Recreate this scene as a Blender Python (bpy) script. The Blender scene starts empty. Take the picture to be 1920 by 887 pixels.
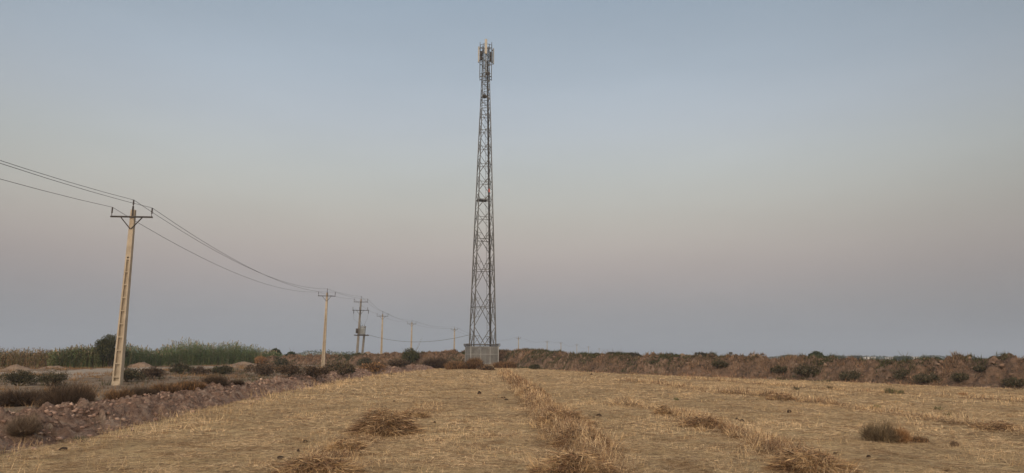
import bpy, math, random
import numpy as np
R = math.radians
random.seed(7); rng = np.random.default_rng(7)
sc = bpy.context.scene
col = sc.collection

# ---------------------------------------------------------------- camera
F = 1340.0; W, HH = 1920, 887; PITCH = math.atan((667-443.5)/F); CAMZ = 1.6
cam = bpy.data.objects.new('camera', bpy.data.cameras.new('camera')); col.objects.link(cam)
from mathutils import Matrix
ROLL = R(.3)
cam.matrix_world = Matrix.Translation((0, 0, CAMZ)) @ Matrix.Rotation(math.pi/2+PITCH, 4, 'X') @ Matrix.Rotation(ROLL, 4, 'Z')
cam.data.sensor_width = 36; cam.data.lens = 36*F/W
cam.data.clip_start = .1; cam.data.clip_end = 20000
sc.camera = cam

# ---------------------------------------------------------------- sky and light
SUN_EL, SUN_AZ = R(16), R(200)          # low behind the camera, a little to the left (clockwise from +Y)
world = bpy.data.worlds.new('World'); sc.world = world; world.use_nodes = True
nt = world.node_tree; N = nt.nodes; L = nt.links
N.clear()
out = N.new('ShaderNodeOutputWorld'); bg = N.new('ShaderNodeBackground'); L.new(bg.outputs[0], out.inputs[0])
bg.inputs[1].default_value = .1
sky = N.new('ShaderNodeTexSky'); sky.sky_type = 'NISHITA'; sky.sun_disc = False
sky.sun_elevation = SUN_EL; sky.sun_rotation = SUN_AZ; sky.dust_density = 3.5; sky.air_density = 1.2
tc = N.new('ShaderNodeTexCoord'); nrm = N.new('ShaderNodeVectorMath'); nrm.operation = 'NORMALIZE'
L.new(tc.outputs['Generated'], nrm.inputs[0])
sep = N.new('ShaderNodeSeparateXYZ'); L.new(nrm.outputs[0], sep.inputs[0])
def mth(op, a, b=None, clamp=False):
    m = N.new('ShaderNodeMath'); m.operation = op; m.use_clamp = clamp
    for i, v in enumerate((a, b)):
        if v is None: continue
        if hasattr(v, 'links') or hasattr(v, 'is_linked'): L.new(v, m.inputs[i])
        else: m.inputs[i].default_value = v
    return m.outputs[0]
el = mth('ARCSINE', sep.outputs[2])
fac = mth('DIVIDE', el, math.pi/2, True)
ramp = N.new('ShaderNodeValToRGB'); L.new(fac, ramp.inputs[0])
def lin(c):
    return [((v/255)/12.92 if v/255 < .04045 else ((v/255+.055)/1.055)**2.4) for v in c]
SKY = [(0,(142,146,150)),(3,(146,145,148)),(5.2,(159,151,150)),(7.3,(172,160,155)),(9.6,(180,172,163)),(12,(183,181,173)),
       (15,(183,187,185)),(18,(180,187,194)),(22,(167,179,191)),(28,(148,162,176)),(45,(135,158,182)),(90,(125,145,170))]
cr = ramp.color_ramp; cr.interpolation = 'B_SPLINE'
while len(cr.elements) > 1: cr.elements.remove(cr.elements[-1])
for i, (d, c) in enumerate(SKY):
    e = cr.elements[0] if i == 0 else cr.elements.new(d/90)
    e.position = d/90; e.color = (*lin(c), 1)
# the anti-twilight arch is brightest opposite the sun and fades sideways, with lens vignetting painted in; the glow side is warm and brighter
azv = mth('MULTIPLY', sep.outputs[1], 1.0)
mr = N.new('ShaderNodeMapRange'); mr.inputs[1].default_value = .70; mr.inputs[2].default_value = 1.0
mr.inputs[3].default_value = .74; mr.inputs[4].default_value = 1.0; mr.interpolation_type = 'SMOOTHSTEP'
dotn = N.new('ShaderNodeVectorMath'); dotn.operation = 'DOT_PRODUCT'; L.new(nrm.outputs[0], dotn.inputs[0])
d_ = (-.09, math.cos(R(13)), math.sin(R(13))); dotn.inputs[1].default_value = d_
L.new(dotn.outputs['Value'], mr.inputs[0])
# very faint uneven high haze
stv = N.new('ShaderNodeVectorMath'); stv.operation = 'MULTIPLY'; L.new(nrm.outputs[0], stv.inputs[0]); stv.inputs[1].default_value = (1.6, 1.6, 7)
hzn = N.new('ShaderNodeTexNoise'); hzn.inputs['Scale'].default_value = 1.6; hzn.inputs['Detail'].default_value = 5; L.new(stv.outputs[0], hzn.inputs['Vector'])
hzr = N.new('ShaderNodeMapRange'); L.new(hzn.outputs['Fac'], hzr.inputs[0]); hzr.inputs[1].default_value = .3; hzr.inputs[2].default_value = .7; hzr.inputs[3].default_value = .965; hzr.inputs[4].default_value = 1.035
sc1 = N.new('ShaderNodeVectorMath'); sc1.operation = 'SCALE'; L.new(ramp.outputs[0], sc1.inputs[0]); L.new(mth('MULTIPLY', mr.outputs[0], hzr.outputs[0]), sc1.inputs[3])
back = N.new('ShaderNodeMapRange'); back.inputs[1].default_value = .1; back.inputs[2].default_value = -1
back.inputs[3].default_value = 0; back.inputs[4].default_value = 1; L.new(sep.outputs[1], back.inputs[0])
mixb = N.new('ShaderNodeMix'); mixb.data_type = 'RGBA'; L.new(back.outputs[0], mixb.inputs[0])
L.new(sc1.outputs[0], mixb.inputs[6]); mixb.inputs[7].default_value = (1.9, 1.5, 1.12, 1)
sc10 = N.new('ShaderNodeVectorMath'); sc10.operation = 'SCALE'; L.new(mixb.outputs[2], sc10.inputs[0]); sc10.inputs[3].default_value = 10
mix = N.new('ShaderNodeMix'); mix.data_type = 'RGBA'; mix.inputs[0].default_value = .94
L.new(sky.outputs[0], mix.inputs[6]); L.new(sc10.outputs[0], mix.inputs[7]); L.new(mix.outputs[2], bg.inputs[0])

sl = bpy.data.lights.new('sun', 'SUN'); sl.energy = 1.35; sl.angle = R(50); sl.color = (1, .85, .70)
so = bpy.data.objects.new('sun', sl); col.objects.link(so)
LEL = SUN_EL
so.rotation_euler = (math.pi/2-LEL, 0, math.pi-SUN_AZ)
sc.view_settings.view_transform = 'Standard'; sc.view_settings.look = 'None'
sc.view_settings.exposure = .16; sc.view_settings.gamma = 1
sc.render.engine = 'CYCLES'
sc.cycles.volume_bounces = 0; sc.cycles.max_bounces = 4; sc.cycles.diffuse_bounces = 2; sc.cycles.transparent_max_bounces = 4

# ---------------------------------------------------------------- helpers
def hsh(ix, iy, seed):
    n = (ix.astype(np.int64)*374761393 + iy.astype(np.int64)*668265263 + seed*974634777) & 0xffffffff
    n = ((n ^ (n >> 13))*1274126177) & 0xffffffff
    return ((n ^ (n >> 16)) & 0xffff)/65535.0
def vn(x, y, seed=0):
    x = np.asarray(x, float); y = np.asarray(y, float)
    ix = np.floor(x); iy = np.floor(y); fx = x-ix; fy = y-iy
    fx = fx*fx*(3-2*fx); fy = fy*fy*(3-2*fy)
    a = hsh(ix, iy, seed); b = hsh(ix+1, iy, seed); c = hsh(ix, iy+1, seed); d = hsh(ix+1, iy+1, seed)
    return (a*(1-fx)+b*fx)*(1-fy)+(c*(1-fx)+d*fx)*fy
def fbm(x, y, seed=0, o=4):
    s = 0; a = .5; t = 0
    for i in range(o):
        s = s+a*vn(np.asarray(x)*2**i+i*17.3, np.asarray(y)*2**i-i*9.1, seed+i); t += a; a *= .5
    return s/t
def sstep(a, b, x):
    t = np.clip((np.asarray(x, float)-a)/(b-a), 0, 1); return t*t*(3-2*t)

def catmull(P, step):
    P = [np.array(p, float) for p in P]; P = [2*P[0]-P[1]]+P+[2*P[-1]-P[-2]]
    out = []
    for i in range(1, len(P)-2):
        n = max(2, int(np.linalg.norm(P[i+1][:2]-P[i][:2])/step))
        for k in range(n):
            t = k/n
            out.append(.5*((2*P[i])+(-P[i-1]+P[i+1])*t+(2*P[i-1]-5*P[i]+4*P[i+1]-P[i+2])*t*t+(-P[i-1]+3*P[i]-3*P[i+1]+P[i+2])*t**3))
    out.append(P[-2]); return np.array(out)
# crest lines of the two earth banks: x, y, crest height
LEFT_B = catmull([(-9.4,2,.48),(-9.7,8,.50),(-9.9,12.5,.58),(-9.9,13.8,.52),(-9.9,15.2,.38),(-10.8,23,.37),(-11.5,33,.37),(-12.2,45,.40),(-12.3,65,.42),(-10.6,84,.42),(-9.4,92,.4)], 1.0)
RIGHT_B = catmull([(60,-12,1.5),(40,22,1.55),(29.1,41,1.56),(27.4,44.2,1.50),(25.6,47,1.18),(23.7,50.2,1.22),(19,58.4,1.42),(13,69,1.5),
                   (8.5,77,1.55),(4.6,83.3,1.65),(2.6,94,1.75),(0,103,1.78),(-8,108,1.8),(-20,112,1.75),(-32,118,1.45),(-44,127,.8)], 1.5)
def poly_dist(P, x, y):
    x = np.asarray(x, float); y = np.asarray(y, float)
    best = np.full(x.shape, 1e9); h = np.zeros(x.shape); sd = np.zeros(x.shape); al = np.zeros(x.shape)
    for i in range(len(P)-1):
        a, b = P[i], P[i+1]; dx, dy = b[0]-a[0], b[1]-a[1]; ll = dx*dx+dy*dy
        t = np.clip(((x-a[0])*dx+(y-a[1])*dy)/ll, 0, 1)
        ex = x-(a[0]+dx*t); ey = y-(a[1]+dy*t); d = np.hypot(ex, ey)
        m = d < best
        best = np.where(m, d, best); h = np.where(m, a[2]+(b[2]-a[2])*t, h)
        sd = np.where(m, np.sign(dx*ey-dy*ex), sd); al = np.where(m, i+t, al)
    return best, h, sd, al
LW, RW = 1.75, 2.9
def side_left(x, y):
    """1 on the waste ground left of the left bank"""
    xc = np.interp(y, LEFT_B[:, 1], LEFT_B[:, 0]); return sstep(.2, -1.5, np.asarray(x)-xc)
def base(x, y):
    x = np.asarray(x, float); y = np.asarray(y, float)
    z = .05*(fbm(x*.35, y*.35, 3, 3)-.5)+.035*(fbm(x*1.7, y*1.7, 8, 2)-.5)
    sl_ = side_left(x, y)*sstep(160, 90, y)
    z = z+sl_*(-.18+.42*(fbm(x*.16, y*.16, 21, 4)-.5)+.12*(fbm(x*.9, y*.9, 4, 3)-.5))
    z = z+.42*np.exp(-(((x+4.1)/9)**2+((y-101)/9)**2))
    z = z+.22*sstep(60, 88, y)*sstep(-9, -5, x)*sstep(14, 2, x)*sstep(105, 90, y)
    z = z+.5*(fbm(x*.01, y*.01, 31, 3)-.5)*sstep(130, 400, y)
    return z
def bank(x, y):
    d, h, s, al = poly_dist(LEFT_B, x, y)
    wn = LW*(1+.35*(fbm(x*.5, y*.5, 12, 2)-.5))
    p = sstep(1, .28, d/wn)
    rough = .34*(fbm(np.asarray(x)*1.1, np.asarray(y)*1.1, 5, 3)-.5)+.34*(fbm(np.asarray(x)*3.1, np.asarray(y)*3.1, 9, 4)-.5)
    zl = p*h+rough*sstep(1.1, .7, d/wn)*np.clip(p*3, 0, 1)
    d, h, s, al = poly_dist(RIGHT_B, x, y)
    wn = RW*(1+.4*(fbm(np.asarray(x)*.3, np.asarray(y)*.3, 14, 2)-.5))
    p = sstep(1, .12, d/wn)
    rough = .6*(fbm(np.asarray(x)*.5, np.asarray(y)*.5, 45, 4)-.5)-.55*np.clip(fbm(np.asarray(x)*.9, np.asarray(y)*.9, 47, 3)-.56, 0, 1)*3+.10+.80*(fbm(np.asarray(x)*1.7, np.asarray(y)*1.7, 49, 4)-.5)
    zr = p*h+rough*np.clip(p*3, 0, 1)
    return zl, zr
def surf(x, y):
    zl, zr = bank(x, y); return base(x, y)+np.maximum(zl, zr)*1.0
CP, SP = math.cos(PITCH), math.sin(PITCH)
def ray(px, py):
    u = (px-W/2)/F; v = (HH/2-py)/F; u, v = u*math.cos(ROLL)-v*math.sin(ROLL), u*math.sin(ROLL)+v*math.cos(ROLL)
    d = np.array([u, CP-SP*v, SP+CP*v]); return d/d[1]
def at(px, py, tmax=1500):
    """point where the line of sight meets the terrain"""
    d = ray(px, py); t = np.geomspace(6, tmax, 3500)
    z = CAMZ+d[2]*t-surf(d[0]*t, t); i = np.argmax(z < 0)
    if z[i] >= 0: i = len(t)-1
    return float(d[0]*t[i]), float(t[i]), float(surf(d[0]*t[i], t[i]))
def atD(px, D): return ray(px, 667)[0]*D, D
def zat(py, D, px=905): return CAMZ+ray(px, py)[2]*D

# ---- materials
def new_mat(name):
    m = bpy.data.materials.new(name); m.use_nodes = True
    return m, m.node_tree.nodes, m.node_tree.links, m.node_tree.nodes['Principled BSDF']
def noise_mat(name, c1, c2, scale=4, rough=.85, bump=.0, bscale=None, metal=0, detail=6, attr=False, c3=None, spec=.25):
    m, n, l, b = new_mat(name)
    t = n.new('ShaderNodeTexCoord'); x = n.new('ShaderNodeTexNoise'); x.inputs['Scale'].default_value = scale; x.inputs['Detail'].default_value = detail
    l.new(t.outputs['Object'], x.inputs['Vector'])
    r = n.new('ShaderNodeValToRGB'); l.new(x.outputs['Fac'], r.inputs[0])
    r.color_ramp.elements[0].position = .33; r.color_ramp.elements[0].color = (*c1, 1)
    r.color_ramp.elements[1].position = .68; r.color_ramp.elements[1].color = (*c2, 1)
    if c3: e = r.color_ramp.elements.new(.5); e.color = (*c3, 1)
    src = r.outputs[0]
    l.new(src, b.inputs['Base Color']); b.inputs['Roughness'].default_value = rough; b.inputs['Metallic'].default_value = metal
    b.inputs['Specular IOR Level'].default_value = spec
    if bump:
        y = n.new('ShaderNodeTexNoise'); y.inputs['Scale'].default_value = bscale or scale*4; y.inputs['Detail'].default_value = 8
        l.new(t.outputs['Object'], y.inputs['Vector']); bp = n.new('ShaderNodeBump'); bp.inputs['Strength'].default_value = 1
        bp.inputs['Distance'].default_value = bump; l.new(y.outputs['Fac'], bp.inputs['Height']); l.new(bp.outputs[0], b.inputs['Normal'])
    return m
def col_mat(name, rough=.9, trans=.0):
    """blade or leaf material: each blade's own colour is stored on the mesh"""
    m, n, l, b = new_mat(name)
    a = n.new('ShaderNodeAttribute'); a.attribute_name = 'Col'; l.new(a.outputs['Color'], b.inputs['Base Color'])
    b.inputs['Roughness'].default_value = rough; b.inputs['Specular IOR Level'].default_value = .15
    return m
M = {}
M['blade'] = col_mat('dry_plant'); M['leaf'] = col_mat('leaf', .75)
M['concrete'] = noise_mat('weathered_concrete', (.34,.285,.215), (.46,.395,.305), 2.2, .9, .006, 30)
M['concrete_grey'] = noise_mat('grey_concrete', (.16,.15,.135), (.24,.225,.20), 2.2, .9, .006, 30)
M['steel'] = noise_mat('galvanised_steel', (.085,.087,.086), (.15,.15,.147), 1.5, .6, metal=.2)
M['dark'] = noise_mat('rusty_dark_steel', (.035,.032,.03), (.07,.06,.055), 3, .7)
M['porcelain'] = noise_mat('brown_porcelain', (.05,.035,.03), (.08,.06,.05), 3, .35)
M['wire'] = noise_mat('weathered_conductor', (.05,.05,.052), (.08,.08,.082), 3, .6)
M['panel'] = noise_mat('antenna_housing', (.36,.34,.29), (.44,.41,.36), 2, .6)
M['panel_grey'] = noise_mat('grey_housing', (.25,.27,.28), (.32,.34,.35), 2, .6)
M['fence'] = noise_mat('galvanised_mesh', (.13,.132,.13), (.19,.19,.185), 1.2, .65, metal=.1)
M['post'] = noise_mat('pale_fence_post', (.27,.275,.27), (.36,.365,.36), 1.2, .65)
M['white'] = noise_mat('limewashed_wall', (.55,.53,.5), (.66,.64,.6), .4, .9)
M['glass'] = noise_mat('dark_window', (.03,.035,.04), (.05,.055,.06), .4, .2)
M['bark'] = noise_mat('bark', (.05,.038,.028), (.10,.08,.06), 6, .9)
M['dung'] = noise_mat('dark_clod', (.035,.024,.017), (.075,.052,.036), 18, .95, .01, 60)
M['red'] = noise_mat('red_paint', (.35,.08,.06), (.42,.11,.08), 3, .6)

def soil_nodes(n, l, t, stops, scale):
    x = n.new('ShaderNodeTexNoise'); x.inputs['Scale'].default_value = scale; x.inputs['Detail'].default_value = 10; x.inputs['Roughness'].default_value = .68
    l.new(t, x.inputs['Vector']); r = n.new('ShaderNodeValToRGB'); l.new(x.outputs['Fac'], r.inputs[0])
    while len(r.color_ramp.elements) > 1: r.color_ramp.elements.remove(r.color_ramp.elements[-1])
    for i, (p, c) in enumerate(stops):
        e = r.color_ramp.elements[0] if i == 0 else r.color_ramp.elements.new(p)
        e.position = p; e.color = (*c, 1)
    return r.outputs[0], x.outputs['Fac']
def ground_mat():
    m, n, l, b = new_mat('field_and_waste_ground')
    t = n.new('ShaderNodeTexCoord').outputs['Object']
    f1, h1 = soil_nodes(n, l, t, [(.33,(.16,.11,.065)),(.43,(.41,.305,.175)),(.6,(.62,.475,.28)),(.75,(.72,.57,.35))], 5.5)  # darkest stop: dark soil, with shadow streaks between straw painted into it
    f2, h2 = soil_nodes(n, l, t, [(.25,(.62,.60,.58)),(.5,(.92,.90,.88)),(.72,(1.12,1.1,1.04))], .22)
    mm = n.new('ShaderNodeMix'); mm.data_type = 'RGBA'; mm.blend_type = 'MULTIPLY'; mm.inputs[0].default_value = .8
    l.new(f1, mm.inputs[6]); l.new(f2, mm.inputs[7])
    f3, h5 = soil_nodes(n, l, t, [(.30,(.30,.26,.22)),(.42,(.70,.66,.62)),(.55,(1,1,1)),(.70,(1.3,1.28,1.2))], 32)
    m3 = n.new('ShaderNodeMix'); m3.data_type = 'RGBA'; m3.blend_type = 'MULTIPLY'; m3.inputs[0].default_value = .85
    l.new(mm.outputs[2], m3.inputs[6]); l.new(f3, m3.inputs[7]); mm = m3
    f4, h6 = soil_nodes(n, l, t, [(.40,(.72,.64,.58)),(.50,(1,1,1)),(.64,(1.05,1.06,1.02))], 1.3)
    m4 = n.new('ShaderNodeMix'); m4.data_type = 'RGBA'; m4.blend_type = 'MULTIPLY'; m4.inputs[0].default_value = 1
    l.new(mm.outputs[2], m4.inputs[6]); l.new(f4, m4.inputs[7]); mm = m4
    g1, h3 = soil_nodes(n, l, t, [(.28,(.12,.088,.062)),(.45,(.20,.15,.105)),(.6,(.27,.215,.155)),(.75,(.34,.28,.21))], .7)
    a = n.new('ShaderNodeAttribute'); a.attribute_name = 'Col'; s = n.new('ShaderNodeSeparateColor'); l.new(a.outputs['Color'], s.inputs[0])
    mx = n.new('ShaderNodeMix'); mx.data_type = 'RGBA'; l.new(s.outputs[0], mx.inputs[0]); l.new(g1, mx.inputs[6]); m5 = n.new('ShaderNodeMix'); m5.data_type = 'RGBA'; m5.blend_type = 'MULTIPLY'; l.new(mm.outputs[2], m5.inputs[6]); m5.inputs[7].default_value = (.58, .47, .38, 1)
    rowf = n.new('ShaderNodeMath'); rowf.operation = 'MULTIPLY'; rowf.inputs[1].default_value = .9; l.new(s.outputs[2], rowf.inputs[0]); l.new(rowf.outputs[0], m5.inputs[0]); l.new(m5.outputs[2], mx.inputs[7])  # row mask: litter brown plus shade painted on the ground round the windrows
    far, h4 = soil_nodes(n, l, t, [(.3,(.06,.062,.035)),(.5,(.11,.10,.06)),(.7,(.20,.165,.11))], .02)
    my = n.new('ShaderNodeMix'); my.data_type = 'RGBA'; l.new(s.outputs[1], my.inputs[0]); l.new(mx.outputs[2], my.inputs[6]); l.new(far, my.inputs[7])
    l.new(my.outputs[2], b.inputs['Base Color']); b.inputs['Roughness'].default_value = .95; b.inputs['Specular IOR Level'].default_value = .1
    x = n.new('ShaderNodeTexNoise'); x.inputs['Scale'].default_value = 14; x.inputs['Detail'].default_value = 8; x.inputs['Roughness'].default_value = .7; l.new(t, x.inputs['Vector'])
    bp = n.new('ShaderNodeBump'); bp.inputs['Distance'].default_value = .06; l.new(x.outputs['Fac'], bp.inputs['Height']); l.new(bp.outputs[0], b.inputs['Normal'])
    return m
def bank_mat(name, stops, bump=.3, scale=3.4):
    m, n, l, b = new_mat(name)
    t = n.new('ShaderNodeTexCoord').outputs['Object']
    c, h = soil_nodes(n, l, t, stops, scale)
    l.new(c, b.inputs['Base Color']); b.inputs['Roughness'].default_value = .97; b.inputs['Specular IOR Level'].default_value = .1
    v = n.new('ShaderNodeTexVoronoi'); v.inputs['Scale'].default_value = 7; l.new(t, v.inputs['Vector'])
    x = n.new('ShaderNodeTexNoise'); x.inputs['Scale'].default_value = 6; x.inputs['Detail'].default_value = 9; x.inputs['Roughness'].default_value = .75; l.new(t, x.inputs['Vector'])
    ad = n.new('ShaderNodeMath'); ad.operation = 'SUBTRACT'; l.new(x.outputs['Fac'], ad.inputs[0])
    ml = n.new('ShaderNodeMath'); ml.operation = 'MULTIPLY'; l.new(v.outputs['Distance'], ml.inputs[0]); ml.inputs[1].default_value = .4; l.new(ml.outputs[0], ad.inputs[1])
    bp = n.new('ShaderNodeBump'); bp.inputs['Distance'].default_value = bump; l.new(ad.outputs[0], bp.inputs['Height']); l.new(bp.outputs[0], b.inputs['Normal'])
    return m
M['ground'] = ground_mat()
M['bank_left'] = bank_mat('reddish_clods', [(.30,(.10,.062,.046)),(.41,(.27,.178,.135)),(.53,(.41,.285,.222)),(.68,(.56,.44,.35))])
M['bank_right'] = bank_mat('dry_brown_bank', [(.30,(.055,.042,.034)),(.42,(.13,.094,.07)),(.54,(.21,.14,.098)),(.68,(.32,.245,.185))], .15, 1.1)
M['road'] = noise_mat('pale_dust', (.27,.22,.17), (.36,.31,.25), .6, .95, .03, 5)
M['mound'] = noise_mat('pale_spoil', (.17,.115,.08), (.28,.21,.15), .9, .95, .1, 3)

# ---- mesh building
def link(o, parent=None):
    col.objects.link(o)
    if parent is not None: o.parent = parent
    return o
def tag(o, label=None, cat=None, group=None, kind=None):
    if label: o['label'] = label
    if cat: o['category'] = cat
    if group: o['group'] = group
    if kind: o['kind'] = kind
    return o
def empty(name, loc=(0,0,0), rz=0, s=1):
    o = bpy.data.objects.new(name, None); o.location = loc; o.rotation_euler = (0, 0, rz); o.scale = (s, s, s); o.empty_display_size = .2
    return link(o)
def fast_mesh(name, V, faces, mat, colors=None, parent=None, smooth=False):
    me = bpy.data.meshes.new(name)
    V = np.ascontiguousarray(V, np.float32)
    me.vertices.add(len(V)); me.vertices.foreach_set('co', V.ravel())
    faces = [np.asarray(f, np.int32) for f in faces if len(f)]
    idx = np.concatenate([f.ravel() for f in faces]); tot = np.concatenate([np.full(len(f), f.shape[1], np.int32) for f in faces])
    st = np.concatenate([[0], np.cumsum(tot)[:-1]]).astype(np.int32)
    me.loops.add(len(idx)); me.loops.foreach_set('vertex_index', idx)
    me.polygons.add(len(tot)); me.polygons.foreach_set('loop_start', st)
    if smooth: me.polygons.foreach_set('use_smooth', np.ones(len(tot), bool))
    if colors is not None:
        a = me.color_attributes.new('Col', 'FLOAT_COLOR', 'POINT')
        c = np.ones((len(V), 4), np.float32); c[:, :3] = colors; a.data.foreach_set('color', c.ravel())
    me.update(calc_edges=True); me.validate()
    me.materials.append(mat)
    o = bpy.data.objects.new(name, me); return link(o, parent)
class MB:
    def __init__(s): s.v = []; s.f = []
    def hexa(s, P):
        b = len(s.v); s.v += [tuple(p) for p in P]
        s.f += [tuple(b+i for i in q) for q in ((0,3,2,1),(4,5,6,7),(0,1,5,4),(1,2,6,5),(2,3,7,6),(3,0,4,7))]
    def box(s, c, d, rz=0):
        cx, cy, cz = c; x, y, z = d[0]/2, d[1]/2, d[2]/2; ca, sa = math.cos(rz), math.sin(rz)
        s.hexa([(cx+a*ca-b_*sa, cy+a*sa+b_*ca, cz+e) for e in (-z, z) for a, b_ in ((-x,-y),(x,-y),(x,y),(-x,y))])
    def taper(s, z0, z1, w0, d0, w1, d1, x0=0, y0=0, x1=0, y1=0):
        s.hexa([(x0+a*w0/2, y0+b*d0/2, z0) for a, b in ((-1,-1),(1,-1),(1,1),(-1,1))]+[(x1+a*w1/2, y1+b*d1/2, z1) for a, b in ((-1,-1),(1,-1),(1,1),(-1,1))])
    def tube(s, pts, r, n=6, cap=True):
        pts = [np.array(p, float) for p in pts]; rs = r if hasattr(r, '__len__') else [r]*len(pts); b = len(s.v)
        for i, p in enumerate(pts):
            t = (pts[min(i+1, len(pts)-1)]-pts[max(i-1, 0)]); t = t/(np.linalg.norm(t)+1e-9)
            u = np.cross(t, (0,0,1)) if abs(t[2]) < .95 else np.cross(t, (0,1,0)); u /= np.linalg.norm(u); w = np.cross(t, u)
            for k in range(n):
                a = 2*math.pi*(k+.5)/n; q = p+rs[i]*(math.cos(a)*u+math.sin(a)*w); s.v.append(tuple(q))
        for i in range(len(pts)-1):
            for k in range(n):
                s.f.append((b+i*n+k, b+i*n+(k+1) % n, b+(i+1)*n+(k+1) % n, b+(i+1)*n+k))
        if cap:
            s.f.append(tuple(b+k for k in range(n))[::-1]); e = b+(len(pts)-1)*n; s.f.append(tuple(e+k for k in range(n)))
    def bar(s, a, b, w): s.tube([a, b], w*.7071, 4)
    def lathe(s, prof, c=(0,0,0), n=10):
        s.tube([(c[0], c[1], c[2]+z) for z, r in prof], [max(r, .002) for z, r in prof], n)
    def build(s, name, mat, parent=None, smooth=False):
        me = bpy.data.meshes.new(name); me.from_pydata(s.v, [], s.f); me.update(); me.materials.append(mat)
        if smooth:
            for p in me.polygons: p.use_smooth = True
        return link(bpy.data.objects.new(name, me), parent)
def dup(root, loc=None, rz=None, s=None):
    r = root.copy(); col.objects.link(r)
    if loc is not None: r.location = loc
    if rz is not None: r.rotation_euler = (0, 0, rz)
    if s is not None: r.scale = s if hasattr(s, '__len__') else (s, s, s)
    for ch in list(root.children):
        c = ch.copy(); col.objects.link(c); c.parent = r
        for g in ch.children:
            d = g.copy(); col.objects.link(d); d.parent = c
    return r
def blade_arrays(P, D, w, C, side=None, bend=None):
    """tapered three-face blades: base P (n,3), tip offset D (n,3), width w (n), colour C (n,3)"""
    n = len(P)
    if side is None:
        a = rng.random(n)*2*np.pi; side = np.stack([np.cos(a), np.sin(a), np.zeros(n)], 1)
    w = np.broadcast_to(w, (n,))[:, None]
    if bend is None:
        V = np.stack([P-side*w/2, P+side*w/2, P+D], 1).reshape(-1, 3); i = np.arange(n)[:, None]*3
        return V, [i+np.array([[0,1,2]])], np.repeat(C, 3, 0)
    mid = P+D*.5+bend*.0; tip = P+D+bend
    mid = P+D*.55+bend*.22
    V = np.stack([P-side*w*.4, P+side*w*.4, mid-side*w/2, mid+side*w/2, tip], 1).reshape(-1, 3); i = np.arange(n)[:, None]*5
    return V, [i+np.array([[0,1,3,2]]), i+np.array([[2,3,4]])], np.repeat(C, 5, 0)
class Blades:
    def __init__(s): s.V = []; s.F3 = []; s.F4 = []; s.C = []; s.n = 0
    def add(s, V, F, C):
        for f in F: (s.F3 if f.shape[1] == 3 else s.F4).append(f+s.n)
        s.V.append(V); s.C.append(C); s.n += len(V)
    def build(s, name, mat, parent=None):
        fs = []
        if s.F3: fs.append(np.concatenate(s.F3))
        if s.F4: fs.append(np.concatenate(s.F4))
        return fast_mesh(name, np.concatenate(s.V), fs, mat, np.concatenate(s.C), parent)
def jit(c, n, a=.25, hue=.08):
    k = 1+a*(rng.random((n, 1))*2-1); return np.clip(np.array(c)[None]*k*(1+hue*(rng.random((n, 3))*2-1)), 0, 1)
def pick(cols, n, p=None, a=.25):
    cols = np.array(cols); i = rng.choice(len(cols), n, p=p); k = 1+a*(rng.random((n, 1))*2-1)
    return np.clip(cols[i]*k, 0, 1)
GOLD = [(.73,.535,.31),(.63,.45,.25),(.81,.625,.395),(.49,.335,.185),(.67,.515,.335)]
RUST = [(.24,.14,.08),(.32,.195,.11),(.14,.088,.058),(.40,.265,.14),(.075,.05,.036)]
BROWN = [(.13,.085,.06),(.18,.12,.08),(.09,.062,.045),(.24,.165,.105)]
GREEN = [(.055,.06,.03),(.075,.08,.038),(.035,.04,.022),(.10,.095,.05)]

ROWS = {  # px polyline, half width, height, label
 'A': ([(946,697),(960,712),(985,730),(1010,760),(1040,790),(1075,825),(1105,860),(1125,900)], .46, .24),
 'B': ([(1150,757),(1240,768),(1310,790),(1380,812),(1440,838),(1500,862),(1560,895)], .34, .15),
 'C': ([(1170,714),(1250,722),(1340,735),(1460,746),(1600,765),(1720,782),(1850,800),(1960,818)], .42, .16),
 'D': ([(1290,710),(1440,722),(1560,730),(1700,739),(1840,748),(1990,757)], .35, .07),
 'E': ([(812,757),(800,768),(760,780),(715,806),(650,838),(600,872),(575,905)], .42, .10),
}
ROWP = {k: catmull([at(*p)[:2]+(0,) for p in v[0]], .4) for k, v in ROWS.items()}
# ---------------------------------------------------------------- ground
def axis(lo, hi, step, out_lo, out_hi, g=1.16):
    a = list(np.arange(lo, hi, step)); s = step; x = a[-1]
    while x < out_hi: s *= g; x += s; a.append(x)
    s = step; x = lo; b = []
    while x > out_lo: s *= g; x -= s; b.append(x)
    return np.array(b[::-1]+a)
gx = axis(-30, 34, .22, -6000, 6000); gy = axis(5, 110, .3, -600, 8000)
X, Y = np.meshgrid(gx, gy); Z = base(X, Y)
# sit the sheet a little lower under the banks, which have their own surface
zl, zr = bank(X, Y); bury = np.clip(np.maximum(zl, zr)*3, 0, 1); Z -= .12*bury
V = np.stack([X, Y, Z], -1).reshape(-1, 3); nx, ny = len(gx), len(gy)
i = (np.arange(ny-1)[:, None]*nx+np.arange(nx-1)[None]).ravel()
Q = np.stack([i, i+1, i+nx+1, i+nx], 1)
xr_toe = np.interp(Y, RIGHT_B[::-1][:, 1][np.argsort(RIGHT_B[::-1][:, 1])], RIGHT_B[::-1][:, 0][np.argsort(RIGHT_B[::-1][:, 1])])
field = (1-side_left(X, Y))*sstep(1.5, -1.0, X-xr_toe)*sstep(97, 90, Y+3*(fbm(X*.5, Y*.5, 77, 2)-.5))
farm = sstep(140, 320, np.hypot(X, Y))
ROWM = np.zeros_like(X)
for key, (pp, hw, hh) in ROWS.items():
    sel = (Y > 5) & (Y < 95); d, _, _, _ = poly_dist(ROWP[key], X[sel], Y[sel]); ROWM[sel] = np.maximum(ROWM[sel], sstep(hw*2.0, hw*.5, d)*(1 if key in 'AB' else .7))
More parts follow.
